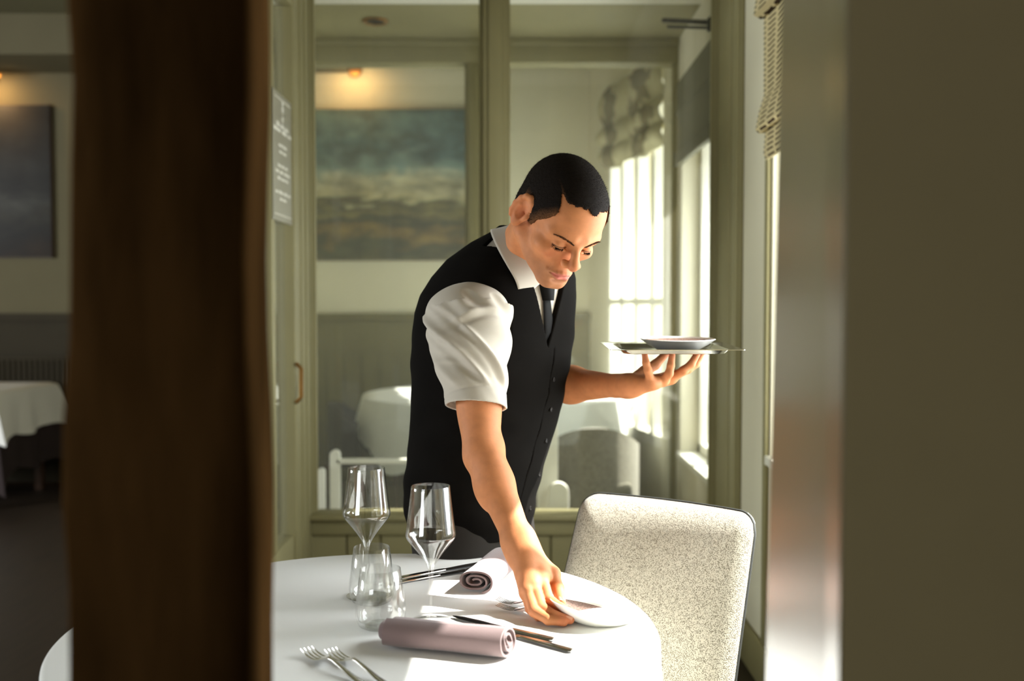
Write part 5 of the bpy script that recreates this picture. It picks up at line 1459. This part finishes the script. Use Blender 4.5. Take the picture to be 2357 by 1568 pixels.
# back strap tab
tb1 = P(958, 952, 2.30); tabm = MB().loft([[tb1 + Vector((0.012, 0, dz)) for dz in (-0.02, 0.02)] + [tb1 + Vector((0.012, 0.01, dz)) for dz in (0.02, -0.02)],
    [tb1 + Vector((-0.012, 0, dz)) for dz in (-0.003, 0.003)] + [tb1 + Vector((-0.012, 0.006, dz)) for dz in (0.003, -0.003)]])
tab = tabm.build('back_strap', M_VBACK)
# buttons
M_BUTTON = mat('dark_button', S(24, 21, 18), 0.6, spec=0.2)
btn = []
for px, py in ((1274, 874), (1268, 943), (1257, 1015), (1241, 1092), (1220, 1170)):
    p = hit(px, py, tr0); n = bF
    m_ = plate_matrix(p - n * 0.001, n, (0, 0, 1))
    b_ = MB().lathe([(0, 0.0), (0.0050, 0.0), (0.0055, 0.0016), (0.0049, 0.0030), (0.0040, 0.0032), (0.0034, 0.0023), (0, 0.0023)], 24).xf(m_).build('button', M_BUTTON)
    btn.append(b_)
# tie
trs = trunk(-0.012)
tpx = [(1255, 668), (1256, 690), (1258, 715), (1260, 740), (1262, 765), (1263, 790), (1264, 815), (1264, 835)]
tp = [hit(x, y, trs) for x, y in tpx]
tm_ = MB(); secs = []
for i, p in enumerate(tp):
    w = 0.013 + 0.011 * min(1, i / 6); th = 0.0042; o_ = 0.003 if i < 5 else 0.003 - 0.006 * (i - 4)
    secs.append([p + bL * (w * math.cos(a)) + bF * (th * math.sin(a) + o_) for a in [6.2832 * k / 16 for k in range(16)]])
tm_.loft(secs)
kn_ = MB(); ks = []
kp = [hit(1253, 650, trs), hit(1256, 692, trs)]
for i in range(9):
    t = i / 8; p = kp[0].lerp(kp[1], t) + bF * 0.006; w = 0.024 - 0.0105 * t; th = 0.0135 - 0.003 * abs(t - 0.4)
    ks.append([p + bL * (w * math.copysign(abs(math.cos(a)) ** 0.7, math.cos(a))) + bF * (th * math.sin(a)) for a in [6.2832 * k / 20 for k in range(20)]])
kn_.loft(ks)
tie = tm_.build('tie', M_TIE); knot = kn_.build('tie_knot', M_TIE)
# trousers, shoes
tr_ = Node(); pel = P(1090, 1210, 2.335)
tr_.fn(lambda p, *_: np.maximum(trunk(-0.010)(p), p[:, 2] - zof(1090, 1120, 2.3)).astype(np.float32), TCEN, TRAD, 0.0)
hip = Vector((pel.x, pel.y, 0))
for s, fx in ((-1, -0.02), (1, 0.05)):
    a = hip + bL * (s * 0.075) + Vector((0, 0, 0.80)); k = hip + bL * (s * 0.10) + bF * (0.03 + fx) + Vector((0, 0, 0.47)); f_ = hip + bL * (s * 0.115) + bF * fx + Vector((0, 0, 0.07))
    tr_.cone(a, k, 0.098, 0.072, 0.03); tr_.cone(k, f_, 0.072, 0.055, 0.02)
tro = sdf_obj('trousers', tr_, (-0.45, 1.9, 0.03), (0.35, 2.7, 0.96), 0.005, M_TROUSER, 1)
M_SHOE = mat('black_shoe_leather', S(24, 22, 20), 0.3, spec=0.5)
shoes = []
for s, fx in ((-1, -0.02), (1, 0.05)):
    f_ = hip + bL * (s * 0.115) + bF * fx
    n_ = Node(); n_.cone(f_ + bF * -0.04 + Vector((0, 0, 0.042)), f_ + bF * 0.06 + Vector((0, 0, 0.045)), 0.040, 0.044, 0.02); n_.cone(f_ + bF * 0.06 + Vector((0, 0, 0.042)), f_ + bF * 0.16 + Vector((0, 0, 0.034)), 0.042, 0.032, 0.02)
    n_.cone(f_ + Vector((0, 0, 0.05)), f_ + Vector((0, 0, 0.10)), 0.045, 0.042, 0.02)
    n_.fn(lambda p, *_: (0.001 - p[:, 2]).astype(np.float32), f_, 0.4, 0.004, 'i')
    c_ = f_ + bF * 0.05
    shoes.append(sdf_obj('shoe', n_, (c_.x - 0.25, c_.y - 0.25, -0.01), (c_.x + 0.25, c_.y + 0.25, 0.2), 0.004, M_SHOE, 1))
anchor(man, body, hair, bristle, *nails, *fine, sh, ve, tie, tro, *shoes)
co.parent = sh; knot.parent = tie; tab.parent = ve
for b_ in btn: b_.parent = ve
